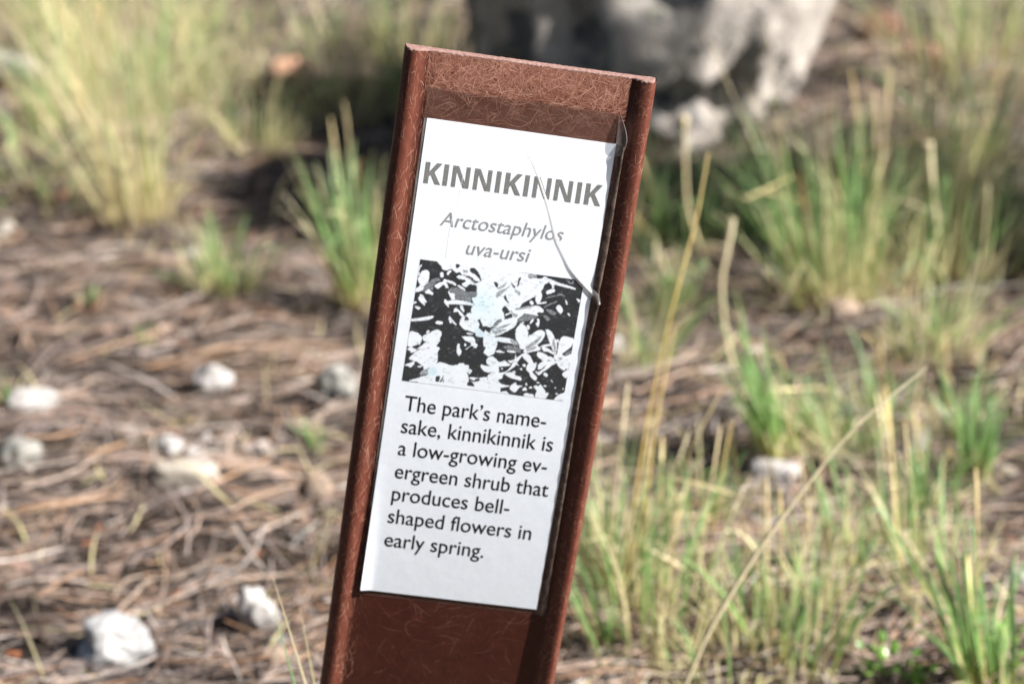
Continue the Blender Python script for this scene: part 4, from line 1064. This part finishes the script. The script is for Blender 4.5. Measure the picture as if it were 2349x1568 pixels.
free_stem('dry_straw', [(1455, 1370, b.y), (1500, 1000, b.y + .01), (1540, 790, b.y + .02), (1548, 742, b.y + .02)], .0007, .0004, M_STALK, 'shorter golden straw rising just right of the tall one', GS, 0.15)
c = gnd(1700, 870)
free_stem('dry_straw', [(1690, 880, c.y), (1665, 760, c.y), (1655, 650, c.y), (1668, 570, c.y), (1680, 500, c.y)], .0014, .0010, M_STALK, 'pale wavy stalk standing between the golden straw and the green clump', GS, 1.0, lambda t: 1 + 1.2 * np.clip((t - .4) * 2, 0, 1))
c = gnd(1620, 620)
free_stem('dry_straw', [(1622, 620, c.y), (1580, 480, c.y), (1572, 380, c.y), (1570, 265, c.y)], .0013, .0010, M_STALK, 'pale stalk with a round head right of the post top', GS, .8, lambda t: 1 + 1.8 * np.exp(-((t - .97) / .05) ** 2))
c = gnd(2150, 640)
free_stem('dry_straw', [(2160, 640, c.y), (2150, 520, c.y), (2138, 420, c.y), (2130, 325, c.y)], .0013, .0012, M_STALK, 'upright cream seed stalk at the right with a blunt tip', GS, 1.0, lambda t: 1 + 1.5 * np.clip((t - .5) * 2, 0, 1))
free_stem('dry_straw', [(2165, 640, c.y), (2185, 520, c.y + .01), (2195, 430, c.y + .01), (2210, 345, c.y + .01)], .0013, .0012, M_STALK, 'second cream seed stalk, leaning right beside the blunt one', GS, .9, lambda t: 1 + 1.5 * np.clip((t - .5) * 2, 0, 1))
c = gnd(2150, 410)
free_stem('dry_straw', [(2140, 410, c.y), (2128, 300, c.y), (2132, 130, c.y), (2140, 40, c.y)], .0014, .0010, M_STALK, 'tall pale stalk at the upper right reaching the top', GS, .9)
c = gnd(630, 512)
free_stem('dry_straw', [(628, 512, c.y), (640, 440, c.y), (668, 398, c.y), (705, 386, c.y - .01), (745, 410, c.y - .03), (780, 445, c.y - .05)], .0015, .0009, M_STALK, 'arched dry stem bending over left of the post', GS, .9)
c = gnd(1600, 1325)
free_stem('dry_straw', [(1600, 1325, c.y - .04), (1550, 1293, c.y - .04), (1480, 1255, c.y - .04)], .0008, .0011, M_STALK, 'short beaded seed stalk tilting left in the lower clump', GS, .9, lambda t: 1 + .35 * np.sin(t * 40))
free_stem('curled_straw', [(1735, 1265, c.y - .03), (1712, 1236, c.y - .03), (1690, 1222, c.y - .03), (1664, 1216, c.y - .03)], .0012, .0014, M_STALK, 'small curled whitish leaf left of the long dry stem', GS, 1.0, cat='dry leaf')

# ---- twigs lying on the litter
q_ = NT('twig_bark'); q_.base(q_.ramp(q_.noise(q_.coords(), 200, 5, .7), [(.3, (0.164, 0.118, 0.085)), (.7, (0.293, 0.228, 0.181))])); q_.rough(.8); M_TWIG = q_.m
q_ = NT('orange_needle'); q_.base(q_.ramp(q_.noise(q_.coords(), 120, 3, .6), [(.3, (0.249, 0.138, 0.074)), (.7, (0.326, 0.209, 0.121))])); q_.rough(.55); M_NEED = q_.m
GT = 'long twigs and needles on the litter'
def twig(uv, r, mat, label, name='twig', cat='twig', lift=.006):
    pts = [gnd(u, v, lift + (.004 if 0 < i < len(uv) - 1 else 0)) for i, (u, v) in enumerate(uv)]
    p = smooth_path(pts, 24); V, F = tube(p, np.linspace(r, r * .7, 24) * (1 + rng.normal(0, .06, 24)), 7)
    tag(mesh_np(name, V, F, mat), label, cat, GT)
twig([(470, 1345), (570, 1325), (660, 1318), (780, 1328)], .0011, M_TWIG, 'arched tan twig beside the lower left edge of the post')
twig([(255, 1415), (310, 1360), (345, 1320), (400, 1290), (470, 1278)], .0011, M_TWIG, 'curved grey-tan twig above the big chalk-white stone')
twig([(258, 1370), (290, 1330), (330, 1310)], .0010, M_TWIG, 'short twig parallel to the curved grey-tan one')
twig([(100, 1525), (170, 1475), (240, 1430), (300, 1400)], .0010, M_TWIG, 'straight twig rising right from the bottom left corner')
twig([(330, 845), (400, 825), (470, 805), (530, 795)], .0010, M_NEED, 'orange needle above the rounded white pebble', 'pine_needle', 'pine needle')
twig([(60, 1020), (130, 1000), (190, 985)], .0010, M_NEED, 'orange needle right of the stones at the left edge', 'pine_needle', 'pine needle')
twig([(440, 1130), (530, 1090), (620, 1050)], .0011, M_NEED, 'long orange needle right of the flat cream stone', 'pine_needle', 'pine needle')
twig([(200, 1045), (240, 1030), (290, 1015)], .0012, M_NEED, 'bright orange needle left of the small white pebble', 'pine_needle', 'pine needle')
twig([(0, 1180), (90, 1165), (180, 1150), (280, 1130)], .0010, M_NEED, 'long orange needle left of the flat cream stone', 'pine_needle', 'pine needle')
twig([(370, 930), (450, 915)], .0009, M_NEED, 'short orange needle under the rounded white pebble', 'pine_needle', 'pine needle')
twig([(660, 1240), (700, 1215), (730, 1195)], .0012, M_GREY, 'pale grey twig pointing up right near the post', 'twig')
twig([(470, 1290), (520, 1275), (600, 1290)], .0008, M_TWIG, 'thin brown twig above the arched tan twig', 'twig')
twig([(2060, 1510), (1960, 1500), (1880, 1478)], .0013, M_TWIG, 'brown twig at the bottom right beside the big green clump')
twig([(1410, 760), (1520, 765), (1620, 800)], .0012, M_TWIG, 'tan twig right of the post below the shade')

# ---- low leafy plants and the cone
def leafy(u, v, n, r, label):
    g = gnd(u, v); root = empty('leafy_seedling', g); tag(root, label, 'seedling', 'green leafy seedlings')
    Vs, Fs, o = [], [], 0
    prof = np.array([0, .55, .85, 1, .85, .45, 0]); m = len(prof)
    for i in range(n):
        a = rng.uniform(0, 6.28); rr = r * math.sqrt(rng.random()); L = rng.uniform(.007, .011); tilt = rng.uniform(-.2, .8)
        c = np.array([rr * math.cos(a), rr * math.sin(a), rng.uniform(.004, .018)])
        d = np.array([math.cos(a) * math.cos(tilt), math.sin(a) * math.cos(tilt), math.sin(tilt)]); sd = np.array([-math.sin(a), math.cos(a), rng.normal(0, .25)])
        nn = np.cross(sd, d)
        for j, w in enumerate(prof):
            f = j / (m - 1)
            for k in (-1, 0, 1):
                Vs.append(c + d * L * f + sd * k * w * L * .30 + nn * (abs(k) * .12 * w - .35 * (f - .3) ** 2) * L)
        Fs.append(grid_faces(m, 3) + o); o += 3 * m
    q = NT('waxy_leaf'); nz = q.noise(q.coords(), 90, 3)
    cc = q.ramp(nz, [(.3, (.07, .17, .025)), (.7, (.17, .30, .05))]); q.base(cc); q.rough(.3)
    tr = q.new('ShaderNodeBsdfTranslucent'); q.link(cc, tr.inputs[0]); mx = q.new('ShaderNodeMixShader'); mx.inputs[0].default_value = .25
    q.link(q.b.outputs[0], mx.inputs[1]); q.link(tr.outputs[0], mx.inputs[2]); q.link(mx.outputs[0], q.out.inputs[0])
    mesh_np('leaves', np.array(Vs), np.vstack(Fs), q.m, root)
    Vs, Fs, o = [], [], 0
    for i in range(6):
        a = rng.uniform(0, 6.28)
        V, F = tube(smooth_path([(0, 0, -.002), (r * .4 * math.cos(a), r * .4 * math.sin(a), .006), (r * math.cos(a), r * math.sin(a), .012)], 8), .0006, 5)
        Vs.append(V); Fs.append(F + o); o += len(V)
    mesh_np('stems', np.vstack(Vs), np.vstack(Fs), M_TWIG, root)
leafy(2050, 1570, 34, .020, 'small glossy green leafy seedling at the bottom edge, right of the big clump')
leafy(2330, 1520, 40, .022, 'small glossy green leafy seedling cut by the bottom right corner')

def cone(u, v, L, rz, label):
    g = gnd(u, v); root = empty('pine_cone', (g.x, g.y, g.z + L * .28)); root.rotation_euler = (0, 0, rz)
    tag(root, label, 'pine cone', 'fallen pine cones')
    V, F = tube([(-L / 2, 0, 0), (-L * .3, 0, 0), (0, 0, 0), (L * .3, 0, 0), (L / 2, 0, 0)], np.array([.1, .17, .18, .13, .04]) * L, 10)
    mesh_np('core', V, F, M_TWIG, root)
    Vs, Fs, o = [], [], 0
    for i in range(90):
        f = i / 90; a = i * 2.39996; x = -L * .47 + L * .92 * f; r = L * .30 * math.sin(math.pi * (.16 + .8 * f)) ** .7
        ca, sa = math.cos(a), math.sin(a)
        d = np.array([.45, .9 * ca, .9 * sa]); s = np.array([0, -sa, ca]); n = np.cross(d, s)
        c = np.array([x, ca * r * .25, sa * r * .25])
        pts = [c - s * r * .16, c + s * r * .16, c + d * r * .8 + s * r * .34, c + d * r * 1.05, c + d * r * .8 - s * r * .34]
        q4 = [c + d * r * .8 - s * r * .34, c - s * r * .16, c + s * r * .16, c + d * r * .8 + s * r * .34]
        top = [p + n * r * .05 for p in q4]; bt = [p - n * r * .08 for p in q4]
        Vs += top + bt
        Fs += [[o, o + 1, o + 2, o + 3], [o + 7, o + 6, o + 5, o + 4], [o, o + 4, o + 5, o + 1], [o + 1, o + 5, o + 6, o + 2], [o + 2, o + 6, o + 7, o + 3], [o + 3, o + 7, o + 4, o]]
        o += 8
    q = NT('cone_scale'); q.base(q.ramp(q.noise(q.coords(), 150, 4), [(.3, (.20, .10, .06)), (.7, (.46, .27, .19))])); q.rough(.7)
    mesh_np('scales', np.array(Vs), np.array(Fs), q.m, root, smooth=False)
cone(2010, 95, .06, .4, 'fallen reddish pine cone on the litter right of the boulder')
cone(2115, 165, .055, -.3, 'second fallen pine cone, nearer, beside the upper right grass')

# ------------------------------------------------------------------ the tree whose shadow crosses the ground behind the post
def build_snag():
    x, y = 1.25, 1.69
    root = empty('pine_snag', (x, y, float(hgt(x, y)) - .03))
    tag(root, 'broken grey pine trunk standing to the right of the picture', 'dead tree')
    n, m = 60, 40
    Vs = []
    for i in range(n):
        z = 1.36 * i / (n - 1)
        for j in range(m):
            a = 2 * math.pi * j / m
            p = Vector((math.cos(a), math.sin(a), z * 1.2))
            r = (.150 - .02 * z + .10 * math.exp(-z / .08)) * (1 + .10 * mnoise.noise(p * 2.2) + .05 * abs(mnoise.noise(Vector((math.cos(a) * 5, math.sin(a) * 5, z * 1.3)))))
            zz = z + (.16 * mnoise.noise(Vector((math.cos(a) * 2, math.sin(a) * 2, 4))) + .06 * mnoise.noise(Vector((math.cos(a) * 7, math.sin(a) * 7, 1)))) * (z / 1.36) ** 3
            Vs.append((r * math.cos(a), r * math.sin(a), zz))
    F = [(i * m + j, i * m + (j + 1) % m, (i + 1) * m + (j + 1) % m, (i + 1) * m + j) for i in range(n - 1) for j in range(m)]
    V = np.array(Vs); top = V[-m:]
    c = top.mean(0); inner = c + (top - c) * .5 + np.array([0, 0, -.05]); low = np.repeat((c + [0, 0, -.12])[None], m, 0) + (top - c) * .05
    k = len(V); V = np.vstack([V, inner, low])
    for b in (k - m, k):
        F += [(b + j, b + (j + 1) % m, b + m + (j + 1) % m, b + m + j) for j in range(m)]
    q = NT('grey_bark'); nz = q.noise(q.coords((1, 1, .25)), 30, 6, .7)
    q.base(q.ramp(nz, [(.35, (.05, .04, .034)), (.6, (.16, .13, .11))])); q.rough(.9); q.bump(nz, 1, .012)
    mesh_np('trunk', V, np.array(F), q.m, root)
    for a, z, L in ((.6, .7, .25), (2.6, .95, .2), (4.2, .5, .16)):
        p = [(.12 * math.cos(a), .12 * math.sin(a), z), (.2 * math.cos(a), .2 * math.sin(a), z + .02), ((.17 + L) * math.cos(a), (.17 + L) * math.sin(a), z + .09)]
        V2, F2 = tube(smooth_path(p, 10), np.linspace(.022, .008, 10), 8)
        mesh_np('branch_stub', V2, F2, q.m, root)
build_snag()

# ------------------------------------------------------------------ pines added out of view, to keep most of the low sky off the ground
def build_pines():
    q = NT('pine_bark'); nz = q.noise(q.coords((1, 1, .3)), 14, 6, .7)
    q.base(q.ramp(nz, [(.35, (.045, .032, .026)), (.65, (.20, .12, .085))])); q.rough(.9); q.bump(nz, 1, .02)
    lf = NT('pine_foliage')
    lf.base(lf.ramp(lf.attr('r').outputs['Fac'], [(0, (.020, .036, .014)), (1, (.055, .085, .030))])); lf.rough(.6)
    def pine(H, seed, lo=.10, thick=1.0, nb=70, extra=()):
        r_ = np.random.default_rng(seed)
        root = empty('added_pine', (0, 0, 0))
        V, F = tube(smooth_path([(0, 0, -.2), (.05, .02, H * .35), (.02, -.03, H * .7), (0, 0, H)], 30), np.linspace(.16, .015, 30) * H / 6 * thick, 12)
        mesh_np('trunk', V, F, q.m, root)
        Vs, Fs, o = [], [], 0; P, S, HW = [], [], []
        jobs = [None] * nb + list(extra)
        for job in jobs:
            f = r_.random() ** .8; z = H * (lo + (.98 - lo) * f); a = r_.uniform(0, 6.28); L = H * .30 * (1 - f) ** .7 * r_.uniform(.7, 1.1) + .15
            d = np.array([math.cos(a), math.sin(a), 0])
            e = np.array([0, 0, z]) + d * L + np.array([0, 0, L * r_.uniform(-.15, .25)])
            if job: z, a, L, e = job; d = np.array([math.cos(a), math.sin(a), 0]); e = np.array(e)
            path = smooth_path([(0, 0, z), tuple(np.array([0, 0, z]) + d * L * .5 + np.array([0, 0, L * .02])), tuple(e)], 8)
            Vb, Fb = tube(path, np.linspace(.02, .004, 8) * H / 6, 5); Vs.append(Vb); Fs.append(Fb + o); o += len(Vb)
            for c in range(12 if job else 30):
                p = path[min(7, int((6 if job else 2) + 6 * r_.random()))] + r_.normal(0, .09 * L if not job else .028, 3)
                sz = .35 if job else 1.0
                for w in range(7):
                    v = r_.normal(0, 1, 3); v[2] = abs(v[2]) * .8; v /= np.linalg.norm(v)
                    P.append([p, p + v * .10 * sz, p + v * .20 * sz]); S.append(np.cross(v, r_.normal(0, 1, 3))); HW.append([.016 * sz, .014 * sz, .003 * sz])
        mesh_np('limbs', np.vstack(Vs), np.vstack(Fs), q.m, root)
        P, HW = np.array(P), np.array(HW); S = np.repeat(np.array(S)[:, None], 3, 1)
        V, F = strips(P, HW, S, .3)
        mesh_np('crown', V, F, lf.m, root, attrs=strip_attrs(len(P), 3, r_.random(len(P))))
        return root
    protos = [pine(6.5, 1), pine(5.2, 2)]
    spots = [(200, 5.0), (222, 6.4), (243, 5.0), (264, 6.2), (284, 5.2), (303, 6.6), (322, 6.0), (341, 7.6), (0, 8.4), (19, 7.6), (38, 6.6), (56, 7.4), (163, 5.6), (181, 6.8), (150, 7.4)]
    for i, (a, d) in enumerate(spots):
        x, y = d * math.sin(math.radians(a)), 1.2 + d * math.cos(math.radians(a))
        pr = protos[i % 2]
        if i < 2: o = pr
        else:
            o = pr.copy(); COL.objects.link(o)
            for ch in pr.children:
                c = ch.copy(); COL.objects.link(c); c.parent = o
        o.location = (x, y, 0); o.rotation_euler = (0, 0, i * 1.3); o.scale = (1 + .05 * (i % 3),) * 3
        tag(o, 'unseen dark green pine added round the clearing to block low sky light', 'pine tree', 'pines added to block the low sky')
    y_ = pine(5.0, 3, .78, .5, 18, [(2.0, 2.1, .2, (-.35, .35, 2.22)), (2.05, 2.0, .12, (-.30, .28, 2.20))])  # added out of view so its sprays shade the bottom left ground
    y_.name = 'added_young_pine'; y_.location = (2.2, .38, 0)
    tag(y_, 'unseen slender young pine with a bare lower trunk, added to shade the bottom left corner', 'pine tree')
build_pines()
